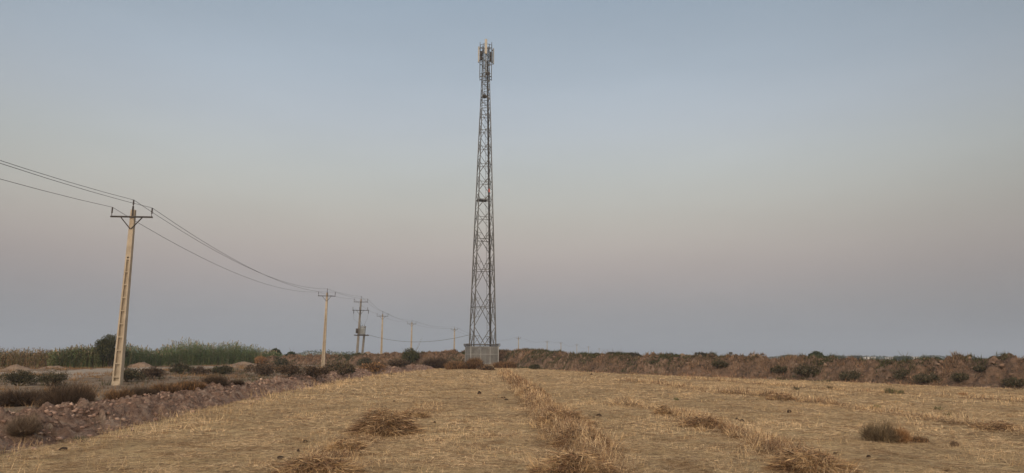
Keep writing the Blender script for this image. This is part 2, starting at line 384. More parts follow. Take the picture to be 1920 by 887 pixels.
colr = np.stack([field, farm, ROWM], -1).reshape(-1, 3)
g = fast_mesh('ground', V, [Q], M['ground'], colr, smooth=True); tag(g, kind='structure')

def bank_mesh(name, P, wid, mat, near):
    pts = []; s = 0
    d = np.hypot(*(np.diff(P[:, :2], axis=0).T)); S = np.concatenate([[0], np.cumsum(d)])
    u = [0.]
    while u[-1] < S[-1]:
        x = np.interp(u[-1], S, P[:, 0]); y = np.interp(u[-1], S, P[:, 1]); r = math.hypot(x, y)
        u.append(u[-1]+max(near, r*.0028))
    u = np.array(u[:-1]); cx = np.interp(u, S, P[:, 0]); cy = np.interp(u, S, P[:, 1])
    tx = np.interp(u+1.5, S, P[:, 0])-np.interp(u-1.5, S, P[:, 0]); ty = np.interp(u+1.5, S, P[:, 1])-np.interp(u-1.5, S, P[:, 1])
    ll = np.hypot(tx, ty); nxx, nyy = ty/ll, -tx/ll
    t = np.linspace(-wid*1.3, wid*1.3, int(wid*2.6/ (near*1.2)))
    X = cx[:, None]+nxx[:, None]*t; Y = cy[:, None]+nyy[:, None]*t
    zl, zr = bank(X, Y); Zb = np.maximum(zl, zr)
    edge = sstep(1.0, .93, np.abs(t)/(wid*1.3))[None]
    Z = base(X, Y)+Zb-.05*(Zb < .03)-.25*(1-edge)
    Z = Z+(1.25 if near < .1 else 1.7)*(.19*(fbm(X*6, Y*6, 61, 3)-.5)-.20*np.clip(fbm(X*3.0, Y*3.6, 65, 3)-.56, 0, 1)*4-.10*np.clip(.07-np.abs(fbm(X*4, Y*4, 67, 3)-.5), 0, 1)/.07+.10*(fbm(X*17, Y*17, 63, 3)-.5))*np.clip(Zb*4, 0, 1)
    n, k = X.shape; V = np.stack([X, Y, Z], -1).reshape(-1, 3)
    i = (np.arange(n-1)[:, None]*k+np.arange(k-1)[None]).ravel(); Q = np.stack([i, i+k, i+k+1, i+1], 1)
    o = fast_mesh(name, V, [Q], mat, smooth=True); return tag(o, kind='structure')
bank_mesh('earth_bank', LEFT_B, LW, M['bank_left'], .036)
bank_mesh('earth_bank', RIGHT_B, RW, M['bank_right'], .12)

# pale dirt road
def ribbon(name, px, width, mat, dz=.05):
    P = catmull([at(*p)[:2] for p in px], 2.0); tx = np.gradient(P[:, 0]); ty = np.gradient(P[:, 1]); ll = np.hypot(tx, ty)
    t = np.linspace(-1, 1, 13); w = width/2*(1+.45*(fbm(P[:, 0]*.2, P[:, 1]*.2, 90, 2)-.5))
    X = P[:, 0][:, None]+(ty/ll*w)[:, None]*t; Y = P[:, 1][:, None]-(tx/ll*w)[:, None]*t
    Z = base(X, Y)+dz-.14*(np.abs(t) > .95)[None]
    n, k = X.shape; i = (np.arange(n-1)[:, None]*k+np.arange(k-1)[None]).ravel()
    o = fast_mesh(name, np.stack([X, Y, Z], -1).reshape(-1, 3), [np.stack([i, i+k, i+k+1, i+1], 1)], mat, smooth=True)
    return tag(o, kind='structure')
ribbon('dirt_road', [(-160,707),(-40,702),(100,697),(220,693),(340,690.5),(450,686.5),(560,682),(650,678.5)], 7, M['road'], .06)
ribbon('dirt_path', [(60,715),(120,706),(200,700),(300,694)], 3.5, M['road'], .04)

# ---------------------------------------------------------------- telecom tower
TX, TY = -4.05, 101.0; TZ = float(base(TX, TY)); ROT = R(14.5)
tower = empty('lattice_tower', (TX, TY, TZ), ROT)
tag(tower, 'tall tapering steel lattice telecom mast with panel antennas at its top', 'tower')
def tz(py): return zat(py, TY)-TZ
def tw(z):  return float(np.interp(z, [0, 18, 32.6, 42.0, 48], [3.25, 2.33, 1.52, .98, .80]))
CR = [(-1,-1),(1,-1),(1,1),(-1,1)]
def corner(k, z): s = tw(z)/2; return (CR[k][0]*s, CR[k][1]*s, z)
nodes = [0, tz(613), tz(543), tz(475), tz(427), tz(392), tz(360), tz(327), tz(294), tz(262), tz(232), tz(205)]
ztop = tz(84)
for k in range(4):
    m = MB(); zz = [0]+nodes[1:]+[tz(145), ztop]
    m.tube([corner(k, z) for z in zz], [.085 if z < 20 else (.07 if z < 36 else .05) for z in zz], 6)
    m.build('leg', M['steel'], tower)
m = MB()
def lerp3(a, b, t): return tuple(a[i]+(b[i]-a[i])*t for i in range(3))
for j in range(len(nodes)-1):
    hz = MB(); z0, z1 = nodes[j], nodes[j+1]; big = j < 4; zm = z0+(z1-z0)*tw(z0)/(tw(z0)+tw(z1)); w = .075 if big else .055
    for k in range(4):
        a0, a1, b0, b1 = corner(k, z0), corner(k, z1), corner((k+1) % 4, z0), corner((k+1) % 4, z1)
        m.bar(a0, b1, w); m.bar(b0, a1, w)
        hz.bar(corner(k, zm), corner((k+1) % 4, zm), w)
        if big:
            for t in (.25, .75):
                z = z0+(z1-z0)*t; tt = t if t < .5 else t
                A, B = corner(k, z), corner((k+1) % 4, z)
                ga = lerp3(a0, b1, t) if t < .5 else lerp3(b0, a1, t); gb = lerp3(b0, a1, t) if t < .5 else lerp3(a0, b1, t)
                rd = MB(); rd.bar(A, (ga[0], ga[1], z), .045); rd2 = MB(); rd2.bar(B, (gb[0], gb[1], z), .045)
                zz = z0+(z1-z0)*(.5 if t < .5 else .5)
                rd.bar((ga[0], ga[1], z), corner(k, zm), .04); rd2.bar((gb[0], gb[1], z), corner((k+1) % 4, zm), .04)
                rd.build('secondary_bracing', M['steel'], tower); rd2.build('secondary_bracing', M['steel'], tower)
    hz.build('horizontal_bracing', M['steel'], tower)
z = nodes[-1]; i = 0
while z < ztop-.5:
    h = max(.62, tw(z)*.62); z1 = min(z+h, ztop)
    hz = MB()
    for k in range(4):
        a, b = (k, (k+1) % 4) if (i % 2) else ((k+1) % 4, k)
        m.bar(corner(a, z), corner(b, z1), .045); hz.bar(corner(k, z), corner((k+1) % 4, z), .045)
    z = z1; i += 1; hz.build('horizontal_bracing', M['steel'], tower)
m.build('diagonal_bracing', M['steel'], tower)
# ladder and feeder cables near the rear right leg
m = MB(); zs = np.arange(.6, ztop-.5, .4)
def ladp(z, o): s = tw(z)/2; return (s-.16-o, s-.10, z)
m.tube([ladp(z, 0) for z in (0, 10, 20, 30, 40, ztop-.3)], .028, 5); m.tube([ladp(z, .4) for z in (0, 10, 20, 30, 40, ztop-.3)], .022, 5)
for z in zs: m.bar(ladp(z, 0), ladp(z, .4), .022)
m.build('ladder', M['steel'], tower)
m = MB()
for q in range(4): m.tube([(tw(z)/2-.10-.045*q, tw(z)/2-.2, z) for z in (.5, 10, 20, 30, 38, tz(112))], .022, 5)
m.build('feeder_cable', M['dark'], tower)
# rest platforms
pz = tz(377); s = tw(pz)/2
m = MB()
for q in range(9): m.box((-s+.1+q*.155, -.25, pz), (.1, 1.1, .05))
m.box((-s+.7, -.8, pz), (1.35, .06, .16)); m.box((-s+.7, .3, pz), (1.35, .06, .16)); m.box((-s+.02, -.25, pz), (.06, 1.1, .16))
for q in (-.5, .3, .7): m.tube([(-s+.7+q, -.8, pz), (-s+.7+q, -.8, pz+.55)], .02, 5)
m.build('rest_platform', M['dark'], tower)
m = MB(); pz = tz(181); m.box((-.25, -.2, pz), (.5, .6, .28)); m.box((-.25, -.2, pz-.2), (.75, .75, .05)); m.build('equipment_box', M['dark'], tower)
m = MB(); pz = tz(359); m.box((.55, -.75, pz), (.22, .12, .5)); m.build('red_marker_box', M['red'], tower)
m = MB(); pz = tz(141); m.tube([(.18, -.75, pz), (.18, -.62, pz), (.18, -.52, pz)], [.34, .33, .2], 14); m.tube([(.18, -.5, pz), (.18, -.2, pz)], .05, 6)
m.build('microwave_dish', M['dark'], tower)
# hexagonal antenna frame
rr = 1.0
hexp = [(rr*math.cos(R(60*k+16)), rr*math.sin(R(60*k+16))) for k in range(6)]
for pz in (tz(87), tz(95), tz(119), tz(141), tz(147)):
    fr = MB()
    for k in range(6):
        a, b = hexp[k], hexp[(k+1) % 6]; fr.bar((*a, pz), (*b, pz), .05)
        if k % 2 == 0: fr.bar((a[0], a[1], pz), (a[0]*.4, a[1]*.4, pz), .05)
    fr.build('antenna_frame', M['steel'], tower)
for k in range(6):
    m = MB(); a = hexp[k]; m.tube([(a[0], a[1], tz(149)), (a[0], a[1], tz(82))], .045, 6); m.build('mounting_pipe', M['steel'], tower)
def ant(ang, r, z0, z1, w=.34, d=.16, mat='panel', rru=True):
    c, s_ = math.cos(ang), math.sin(ang)
    m = MB(); m.box((c*r, s_*r, (z0+z1)/2), (d, w, z1-z0), ang); m.box((c*(r+d/2), s_*(r+d/2), (z0+z1)/2), (.05, w*.7, (z1-z0)*.97), ang)
    o = m.build('panel_antenna', M[mat], tower)
    for z in (z0+.3, z1-.3):
        m = MB(); m.box((c*(r-.16), s_*(r-.16), z), (.22, .14, .1), ang); m.build('bracket', M['dark'], o)
    if rru:
        m = MB(); zm = (z0+z1)/2-.3
        for q in (-.25, .5): m.box((c*(r-.34), s_*(r-.34), zm+q), (.30, .36, .62), ang)
        for q in (-.1, 0, .1): m.tube([(c*(r-.3)+q*s_, s_*(r-.3)-q*c, zm-.3), (c*(r-.42), s_*(r-.42), zm-1.0)], .02, 5)
        m.build('radio_unit', M['dark'], o)
ant(R(180)-ROT, 1.06, tz(117), tz(88)); ant(R(-88)-ROT+R(0), 1.0, tz(106), tz(79), w=.36); ant(R(12)-ROT, 1.12, tz(119), tz(90), w=.4, mat='panel_grey')
m = MB(); m.box((-.12, -.62, (tz(140)+tz(108))/2), (.14, .12, tz(108)-tz(140))); m.build('tube_antenna', M['panel_grey'], tower)
m = MB(); m.tube([(.05, 0, ztop-1), (.05, 0, tz(72))], [.03, .012], 5); m.build('lightning_rod', M['steel'], tower)

# fenced compound
fence = empty('compound_fence', (TX-.1, TY, TZ), ROT); tag(fence, 'pale steel mesh enclosure round the mast foot, crowned with coiled barbed wire', 'fence')
fs = 1.93; fh = tz(650)
fpts = [(-fs,-fs),(fs,-fs),(fs,fs),(-fs,fs)]
for k in range(4):
    a, b = fpts[k], fpts[(k+1) % 4]; ang = math.atan2(b[1]-a[1], b[0]-a[0]); m = MB(); nb = 66
    for q in range(nb):
        t = (q+.5)/nb; m.box((a[0]+(b[0]-a[0])*t, a[1]+(b[1]-a[1])*t, fh/2), (.040, .012, fh-.06), ang)
    for q in range(18):
        m.box(((a[0]+b[0])/2, (a[1]+b[1])/2, .15+q*(fh-.3)/17), (2*fs, .014, .035), ang)
    m.build('mesh_panel', M['fence'], fence)
    m = MB()
    for z in (.1, fh*.56, fh-.05): m.box(((a[0]+b[0])/2, (a[1]+b[1])/2, z), (2*fs-.02, .06, .06), ang)
    m.build('rail', M['post'], fence)
    for t in (0, .36, .70):
        m = MB(); x, y = a[0]+(b[0]-a[0])*t, a[1]+(b[1]-a[1])*t
        m.box((x, y, fh/2), (.11 if t == 0 else .07, .11 if t == 0 else .075, fh+.02), ang)
        if t == 0: m.bar((x, y, fh), (x*1.1, y*1.1, fh+.45), .05)
        m.build('post', M['post'], fence)
m = MB(); a0 = MB()
for k in range(4):
    a, b = fpts[k], fpts[(k+1) % 4]; ln = 2*fs; turns = 26; pts = []
    ux, uy = (b[0]-a[0])/ln, (b[1]-a[1])/ln
    for q in range(turns*10+1):
        t = q/(turns*10); an = q*2*math.pi/10
        off = .19*math.cos(an)
        pts.append((a[0]*1.05+(b[0]-a[0])*1.05*t+uy*off, a[1]*1.05+(b[1]-a[1])*1.05*t-ux*off, fh+.2+.19*math.sin(an)))
    m.tube(pts, .012, 3)
m.build('barbed_coil', M['dark'], fence)
cab = empty('equipment_cabinet', (TX-.35, TY+.9, TZ), ROT); tag(cab, 'grey equipment cabinet standing inside the mesh enclosure under the mast', 'cabinet')
m = MB(); m.box((0,0,.1), (1.6,.9,.2)); m.build('plinth', M['concrete_grey'], cab)
m = MB(); m.box((0,0,1.1), (1.5,.8,1.8)); m.build('body', M['panel_grey'], cab)
for q in (-.37, .37):
    m = MB(); m.box((q,-.415,1.1), (.7,.03,1.68)); dr = m.build('door', M['panel_grey'], cab)
    m = MB(); m.box((q*.3,-.445,1.1), (.03,.03,.2)); m.build('handle', M['dark'], dr)

# ---------------------------------------------------------------- power line
def insulator(root, x, z, y=0, h=.52):
    m = MB(); prof = [(0,.018),(h*.3,.018)]
    for q in range(5): zz = h*.34+q*h*.13; prof += [(zz,.03),(zz+h*.035,.062),(zz+h*.08,.03)]
    prof += [(h,.028)]; m.lathe(prof, (x, y, z), 8); m.build('insulator', M['porcelain'], root)
def make_pole():
    root = empty('utility_pole'); Hp = 10.2; m = MB()
    w = lambda z: .46+(.235-.46)*z/Hp
    d = lambda z: .38+(.23-.38)*z/Hp
    zc = 7.35                                # the recessed panels stop here, the shaft is solid above
    m.hexa([(sx*w(z)/2, sy*.03, z) for z in (-.8, zc) for sx, sy in ((-1,-1),(1,-1),(1,1),(-1,1))])      # web
    for sx in (-1, 1):
        P = []
        for z in (-.8, zc):
            xo = sx*w(z)/2*1.002; xi = sx*(w(z)/2-.085); xs = sorted((xo, xi))
            P += [(xs[0], -d(z)/2, z), (xs[1], -d(z)/2, z), (xs[1], d(z)/2, z), (xs[0], d(z)/2, z)]
        m.hexa(P)
    m.taper(zc, Hp, w(zc)*1.004, d(zc), w(Hp), d(Hp))
    for q in range(10):
        z = .38+q*.76
        if z < zc: m.box((0, 0, z), (w(z)-.1, d(z)-.03, .07))
    m.box((0,0,-.25), (w(0)-.1, d(0)-.012, .8))
    m.build('post', M['concrete'], root)
    zx = 9.75; m = MB(); m.box((0, -d(zx)/2-.05, zx), (2.42, .09, .09)); m.build('crossarm', M['dark'], root)
    for sx in (-1, 1):
        m = MB(); m.bar((sx*.62, -d(zx)/2-.05, zx-.03), (sx*.03, -d(9)/2-.03, zx-.72), .05); m.build('brace', M['dark'], root)
    for x in (-1.15, 1.15): insulator(root, x, zx+.04, -d(zx)/2-.05)
    m = MB(); m.box((.03, -.15, Hp-.1), (.09, .05, .6)); m.build('top_bracket', M['dark'], root)
    insulator(root, .03, Hp+.1, -.15, .5)
    return root
proto = make_pole()
attach = [(-1.15, -.17, 10.31), (.03, -.15, 10.78), (1.15, -.17, 10.31)]
GP = 'concrete poles of the overhead line'
P1 = at(219, 722)
def Dof(top_px, zrel=10.2, base_z=0.0):
    return (zrel+base_z-CAMZ)/ray(905, top_px)[2]
plist = [  # px, y of the concrete top or None, distance, rotation, label
 (None, (-19.6,-14), R(3), 'concrete utility pole of the same line standing behind the viewpoint'),
 (224, 42.0, R(4), 'nearest and biggest concrete utility pole, ladder-like recesses up its shaft, foreground left'),
 (605.5, 100.0, R(4), 'second concrete utility pole, pale full-height shaft left of the transformer poles'),
 (714, 153.0, R(3), 'slim concrete utility pole just right of the transformer poles'),
 (770, 190.0, R(-6), 'concrete utility pole rising behind the dark green bush beside the bank'),
 (851, 232.0, R(-20), 'concrete utility pole just left of the mast enclosure'),
 (972, 342.0, R(-24), 'first far utility pole right of the mast enclosure, tallest of that far row'),
 (1026, 425.0, R(-18), 'second far utility pole right of the mast enclosure'),
 (1052, 465.0, R(-18), 'third far utility pole right of the mast enclosure'),
 (1082, 540.0, R(-18), 'fourth far utility pole right of the mast enclosure'),
 (1104, 650.0, R(-14), 'fifth far utility pole right of the mast enclosure, tiny'),
 (1124, 790.0, R(-12), 'sixth far utility pole right of the mast enclosure, hardly visible'),
 (1139, 930.0, R(-10), 'last and faintest utility pole of the row behind the scrubby hump'),
]
runs = []
trans_i = 3
for i, (px, D, rz, lab) in enumerate(plist):
    if px is None: x, y = D; 
    else: x, y = ray(px, 690)[0]*D, D
    z = float(base(x, y))
    if i == 1: x, y = ray(219.5, 722)[0]*42, 42; z = zat(723, 42)
    if i == 2: z = zat(688, 100, 605)
    o = proto if i == 0 else dup(proto)
    o.location = (x, y, z); o.rotation_euler = (0, 0, rz)
    if i == 2: o.rotation_euler = (0, R(.5), rz)
    tag(o, lab, 'utility pole', GP)
    c, s = math.cos(rz), math.sin(rz)
    runs.append([(x+a*c-b*s, y+a*s+b*c, z+h) for a, b, h in attach])
# transformer poles
tx0, ty0 = ray(669, 686)[0]*121, 121.0; tzz = float(base(tx0, ty0))-.1; trz = R(3)
tp = empty('transformer_pole', (tx0, ty0, tzz), trz); tag(tp, 'pair of grey poles with two crossarms carrying a transformer on a platform', 'transformer pole')
m = MB(); m.taper(-.5, 11.1, .42, .38, .24, .24, -.12, 0, .28, 0); m.build('post', M['concrete_grey'], tp)
m = MB(); m.taper(-.5, 6.6, .38, .36, .28, .28, .55, 1.0, .95, 1.0); m.build('post', M['concrete_grey'], tp)
m = MB(); m.box((.28,-.17,10.6), (2.4,.09,.09)); m.build('crossarm', M['dark'], tp)
m = MB(); m.box((.22,-.17,9.2), (2.6,.1,.1)); m.build('crossarm', M['dark'], tp)
for sx in (-1, 1):
    m = MB(); m.bar((.22+sx*.6,-.17,9.15), (.22,-.19,8.4), .05); m.build('brace', M['dark'], tp)
for x in (-.85, 1.4): insulator(tp, x, 10.64, -.17)
insulator(tp, .28, 11.1, 0, .5)
for x in (-1.0, .1, 1.45):
    insulator(tp, x, 9.25, -.17, .5)
    m = MB(); m.tube([(x+.12,-.3,9.3), (x+.2,-.36,8.95), (x+.16,-.3,8.65)], .055, 6); m.build('fuse_cutout', M['dark'], tp)
m = MB()
for y in (-.2, 1.2): m.box((.5, y, 5.05), (2.3, .12, .14))
for q in range(6): m.box((.0+q*.2, .5, 5.15), (.12, 1.4, .05))
m.build('platform', M['dark'], tp)
m = MB(); m.box((.62,.5,5.75), (.9,.75,1.05))
for q in range(7): m.box((.2+q*.14,.08,5.75), (.03,.1,.85)); m.box((.2+q*.14,.92,5.75), (.03,.1,.85))
m.tube([(.25,.5,6.45),(.95,.5,6.45)], .13, 8)
m.build('transformer_tank', M['panel_grey'], tp)
for x in (.35,.62,.9): insulator(tp, x, 6.28, .5, .5)
m = MB(); m.box((-.15,-.3,5.75), (.4,.25,.8)); m.build('switch_box', M['dark'], tp)
m = MB()
for x in (-1.0, .1, 1.45): m.tube([(x+.16,-.3,8.65), (x*.9+.1,-.1,7.7), (.62+(x-.2)*.22,.5,6.8)], .012, 4)
m.build('jumper_wire', M['wire'], tp)
c, s = math.cos(trz), math.sin(trz)
runs.insert(trans_i, [(tx0+a*c-b*s, ty0+a*s+b*c, tzz+h) for a, b, h in [(-.85,-.17,11.1),(.28,0,11.56),(1.4,-.17,11.1)]])
for w_i, lab in enumerate(['left conductor of the overhead line, lowest wire at the picture edge', 'middle conductor carried on the pole tops of the overhead line', 'right conductor carried on the right ends of the crossarms']):
    pts = []
    for i in range(len(runs)-1):
        a, b = np.array(runs[i][w_i]), np.array(runs[i+1][w_i]); Ls = np.linalg.norm(b-a); sag = .00042*Ls*Ls*(1 if Ls < 80 else .55)
        for q in range(16):
            t = q/16; p = a+(b-a)*t; p[2] -= 4*sag*t*(1-t); pts.append(p)
    pts.append(runs[-1][w_i]); m = MB(); m.tube(pts, .013, 4); tag(m.build('overhead_wire', M['wire'], None), lab, 'wire', 'wires of the overhead line')
# service cable from the transformer to the tower
a = np.array((tx0+1.5, ty0, tzz+5.2)); b = np.array((TX-1.55, TY-.5, zat(627, TY-.5))); pts = []
for q in range(33):
    t = q/32; p = a+(b-a)*t; p[2] -= 4*1.15*t*(1-t); pts.append(p)
m = MB(); m.tube(pts, .022, 5); tag(m.build('service_cable', M['wire']), 'sagging dark cable strung from the transformer to the mast foot', 'cable')

# ---------------------------------------------------------------- field straw
def in_field(x, y, margin=.3):
    xl = np.interp(y, LEFT_B[:, 1], LEFT_B[:, 0])+LW*.78; o = np.argsort(RIGHT_B[:, 1])
    xr = np.interp(y, RIGHT_B[o, 1], RIGHT_B[o, 0])-RW*1.02
    xr = np.where(y > 82, 2.0, xr)
    return (x > xl-margin*rng.random(len(x))) & (x < xr) & (y < 92)
def scatter(y0, y1, dens, half=.86):
    area = half*(y1*y1-y0*y0); n = int(area*dens); y = np.sqrt(y0*y0+rng.random(n)*(y1*y1-y0*y0)); x = (rng.random(n)*2-1)*half*y
    k = in_field(x, y); return x[k], y[k]
def tone(x, y):
    return (.62+.80*fbm(x*.45, y*.45, 55, 4))[:, None]*(1-.30*sstep(.50, .66, fbm(x*1.3, y*.9, 57, 3)))[:, None]*np.array([1, .99, .97])
B = Blades()
for (y0, y1, dens, ln, wd) in ((8.5, 15, 1300, .12, .0048), (15, 26, 520, .15, .0078), (26, 48, 150, .21, .015), (48, 92, 34, .32, .030)):
    x, y = scatter(y0, y1, dens); n = len(x)
    cl = fbm(x*2.2, y*2.2, 88, 3); k = rng.random(n) < np.clip((cl-.28)*3.2, .12, 1); x, y = x[k], y[k]; n = len(x)
    a = rng.random(n)*2*np.pi; l_ = ln*(.4+1.1*rng.random(n)); tilt = rng.normal(.05, .09, n)
    D_ = np.stack([np.cos(a)*l_, np.sin(a)*l_, np.abs(tilt)*l_], 1)
    sd = np.stack([-np.sin(a), np.cos(a), .25*rng.normal(size=n)], 1)
    z = base(x, y)+rng.random(n)*.035
    V, Fc, C = blade_arrays(np.stack([x, y, z], 1), D_, wd*(.7+.6*rng.random(n)), np.where((rng.random(n) < .16+.5*np.clip(fbm(x*1.9, y*1.4, 59, 3)-.5, 0, 1)*2)[:, None], pick(RUST, n), pick(GOLD, n, a=.22))*tone(x, y), sd); B.add(V, Fc, C)  # darker blades among the gold paint short shadow streaks into the litter
tag(B.build('loose_straw', M['blade']), 'pale golden cut straw scattered flat over the field', 'straw', kind='stuff')
B = Blades()
for (y0, y1, dens, ln, wd) in ((8.5, 15, 120, .085, .0045), (15, 26, 60, .095, .007), (26, 48, 22, .11, .013), (48, 92, 7, .14, .026)):
    x, y = scatter(y0, y1, dens)
    edge = sstep(2.6, .4, x-np.interp(y, LEFT_B[:, 1], LEFT_B[:, 0])-LW)          # taller standing stubble beside the left bank
    k = rng.random(len(x)) < np.clip((fbm(x*1.1, y*1.1, 91, 3)-.42)*3.5, .05, 1)+edge*.6; x, y, edge = x[k], y[k], edge[k]; n = len(x)
    l_ = ln*(.5+.9*rng.random(n))*(1+1.6*edge*(fbm(x*.8, y*.5, 93, 2) > .5)); D_ = np.stack([rng.normal(0, .35, n)*l_, rng.normal(0, .35, n)*l_, l_], 1)
    V, Fc, C = blade_arrays(np.stack([x, y, base(x, y)], 1), D_, wd, pick(GOLD, n, a=.2)*tone(x, y)*1.06); B.add(V, Fc, C)
tag(B.build('stubble', M['blade']), 'short standing golden stubble left across the field', 'stubble', kind='stuff')

def tuft_blades(B, cx, cy, n, rad, ln, wd, cols, lean=.5, zf=None, p=None, hold=None):
    a = rng.random(n)*2*np.pi; r = rad*np.sqrt(rng.random(n)); x = cx+np.cos(a)*r; y = cy+np.sin(a)*r
    l_ = ln*(.45+.75*rng.random(n)); o = lean*(.25+.9*r/rad)
    D_ = np.stack([np.cos(a)*o*l_+rng.normal(0, .18, n)*l_, np.sin(a)*o*l_+rng.normal(0, .18, n)*l_, l_*(.75+.3*rng.random(n))], 1)
    be = np.stack([D_[:, 0]*.6, D_[:, 1]*.6, -l_*.28*rng.random(n)], 1)
    z = (zf or surf)(x, y)-.01
    V, Fc, C = blade_arrays(np.stack([x, y, z], 1), D_, wd*(.7+.6*rng.random(n)), pick(cols, n, p=p, a=.25), bend=be); B.add(V, Fc, C)

# windrows: low ridges of raked straw with taller stubble along them
rlab = {'A': 'longest raked straw ridge, running from the foreground straight to the mast enclosure',
        'B': 'thin raked straw ridge on the right, ending in a tussock at the lower edge',
        'C': 'low raked straw ridge crossing the right half of the field',
        'D': 'faint farthest straw ridge, nearest to the right earth bank',
        'E': 'broken straw ridge left of the long one, with two big clumps'}
for key, (pp, hw, hh) in ROWS.items():
    P = ROWP[key]; d = np.hypot(*np.diff(P[:, :2], axis=0).T); S = np.concatenate([[0], np.cumsum(d)]); B = Blades(); tot = S[-1]; u = 0
    while u < tot:
        cx = float(np.interp(u, S, P[:, 0])); cy = float(np.interp(u, S, P[:, 1])); r = math.hypot(cx, cy)
        am = float(fbm(np.array([cx*.7]), np.array([cy*.7]), 101, 3)[0]); am = max(0, (am-.30)*2.2)
        if key == 'E': am *= .6
        if key == 'A': am = .55+am*.75
        wb = max(.005, r*.00048); n = int(62*am*(hw/.4)*(1 if r < 20 else .75))+3
        t = rng.normal(0, hw*.5, n); x = cx+t+rng.normal(0, .1, n); y = cy+rng.normal(0, .18, n)
        pr = np.exp(-(t/hw)**2)*hh*am*1.3; z = base(x, y)+pr*rng.random(n)
        a = rng.random(n)*2*np.pi; l_ = (.07+.17*rng.random(n))*(1 if r < 30 else 1.5)
        el_ = np.where(rng.random(n) < .20, .5+.9*rng.random(n), .30*rng.random(n)-.05)
        D_ = np.stack([np.cos(a)*np.cos(el_)*l_, np.sin(a)*np.cos(el_)*l_, np.sin(el_)*l_], 1)
        rust = rng.random(n) < np.clip(.60+1.9*(fbm(x*1.5, y*1.5, 111, 2)-.5), .15, .95)
        C0 = np.where(rust[:, None], pick(RUST, n), pick(GOLD, n))
        V, Fc, C = blade_arrays(np.stack([x, y, z], 1), D_, wb*(.7+.6*rng.random(n)), C0); B.add(V, Fc, C)
        if random.random() < .06*am+.012:
            tuft_blades(B, cx+random.gauss(0, hw*.8), cy, 26, .13, .26*(1 if key == 'A' else .75), wb, GOLD[:2]+GOLD[3:4]+RUST[3:4], .5, base)
        u += .035 if r < 20 else (.06 if r < 35 else .12)
    tag(B.build('straw_windrow', M['blade']), rlab[key], 'windrow', 'raked straw ridges on the field')

# big single clumps of straw
def clump(px, py, wpx, hpx, label, dark=.5, seed=0, tall=.0, n=900):
    x0, y0, z0 = at(px, py); w_ = wpx/F*y0; h = hpx/F*y0*1.25; B = Blades(); n = int(n*3.6); root = (x0, y0, base(x0, y0))
    a = rng.random(n)*2*np.pi; r = np.sqrt(rng.random(n)); lx = np.cos(a)*r*w_/2; ly = np.sin(a)*r*w_*.38
    hz_ = h*.85*(1-r**2.4)*(.45+1.1*fbm(lx*5+seed, ly*5, 5, 3))
    z = hz_*rng.random(n)**.5; l_ = (.06+.12*rng.random(n))*min(1.3, max(.8, w_)); b = rng.random(n)*2*np.pi
    D_ = np.stack([np.cos(b)*l_+lx*.3, np.sin(b)*l_+ly*.3, l_*(rng.normal(.12,.30,n))], 1)
    rust = rng.random(n) < np.clip(dark*1.12+2.6*(fbm(lx*3.2/max(w_*.5,.3)+seed, ly*3.2/max(w_*.5,.3), 7, 3)-.5), .08, .97); C0 = np.where(rust[:, None], pick(RUST, n, a=.3), pick(GOLD, n)*np.array([.80,.76,.72]))
    wb = max(.006, y0*.00042)
    sd = np.stack([-np.sin(b), np.cos(b), .6*rng.normal(size=n)], 1)
    V, Fc, C = blade_arrays(np.stack([lx, ly, z], 1), D_, wb*(.7+.6*rng.random(n)), C0, sd, bend=np.stack([0*lx, 0*lx, -.25*l_], 1)); B.add(V, Fc, C)
    for q in range(int(12+tall*30)):
        aa = random.random()*6.28; rr_ = .5*w_*(.6+.45*random.random())
        tuft_blades(B, math.cos(aa)*rr_, math.sin(aa)*rr_*.75, 12, .10, .16+.12*tall, wb, RUST[3:4]+GOLD[3:4]+GOLD[1:2], .5, lambda x, y: x*0)
    o = B.build('straw_clump', M['blade']); o.location = root; tag(o, label, 'straw clump', 'big straw clumps lying on the field')
clump(722, 812, 112, 36, 'large matted reddish straw clump left of the long ridge', .66, 1, .3, 1500)
clump(600, 889, 130, 26, 'straw clump cut by the bottom edge, left of centre', .6, 2, .5, 1500)
clump(775, 783, 50, 16, 'small upright straw tuft just behind the large reddish clump', .35, 3, .4, 420)
clump(650, 843, 60, 18, 'low frayed clump between the reddish clump and the bottom edge', .4, 9, .3, 500)
clump(1092, 838, 92, 34, 'dark brown hollow clump midway along the long straw ridge', .75, 4, .5, 1400)
clump(1060, 800, 90, 30, 'reddish clump on the long straw ridge behind the dark hollow one', .5, 5, .8, 1000)
clump(1075, 885, 130, 34, 'golden grassy clump at the foreground end of the long ridge', .4, 6, 1, 1500)
clump(1000, 742, 50, 16, 'orange brown clump at the far part of the long ridge', .6, 7, .3, 500)
clump(1520, 882, 125, 36, 'dark bottomed straw tussock at the lower edge of the picture, right', .55, 8, 1.0, 1700)
clump(1315, 800, 66, 18, 'reddish clump lying on the thin right-hand ridge', .72, 10, .3, 700)
clump(1245, 778, 30, 16, 'little upright tuft at the far end of the thin right-hand ridge', .5, 11, .3, 300)
clump(1465, 750, 48, 13, 'brown tuft at the far left of the low ridge crossing the right half', .7, 12, .2, 300)
clump(1868, 806, 70, 15, 'brown grassy hump near the right edge on the low ridge', .65, 13, .3, 500)

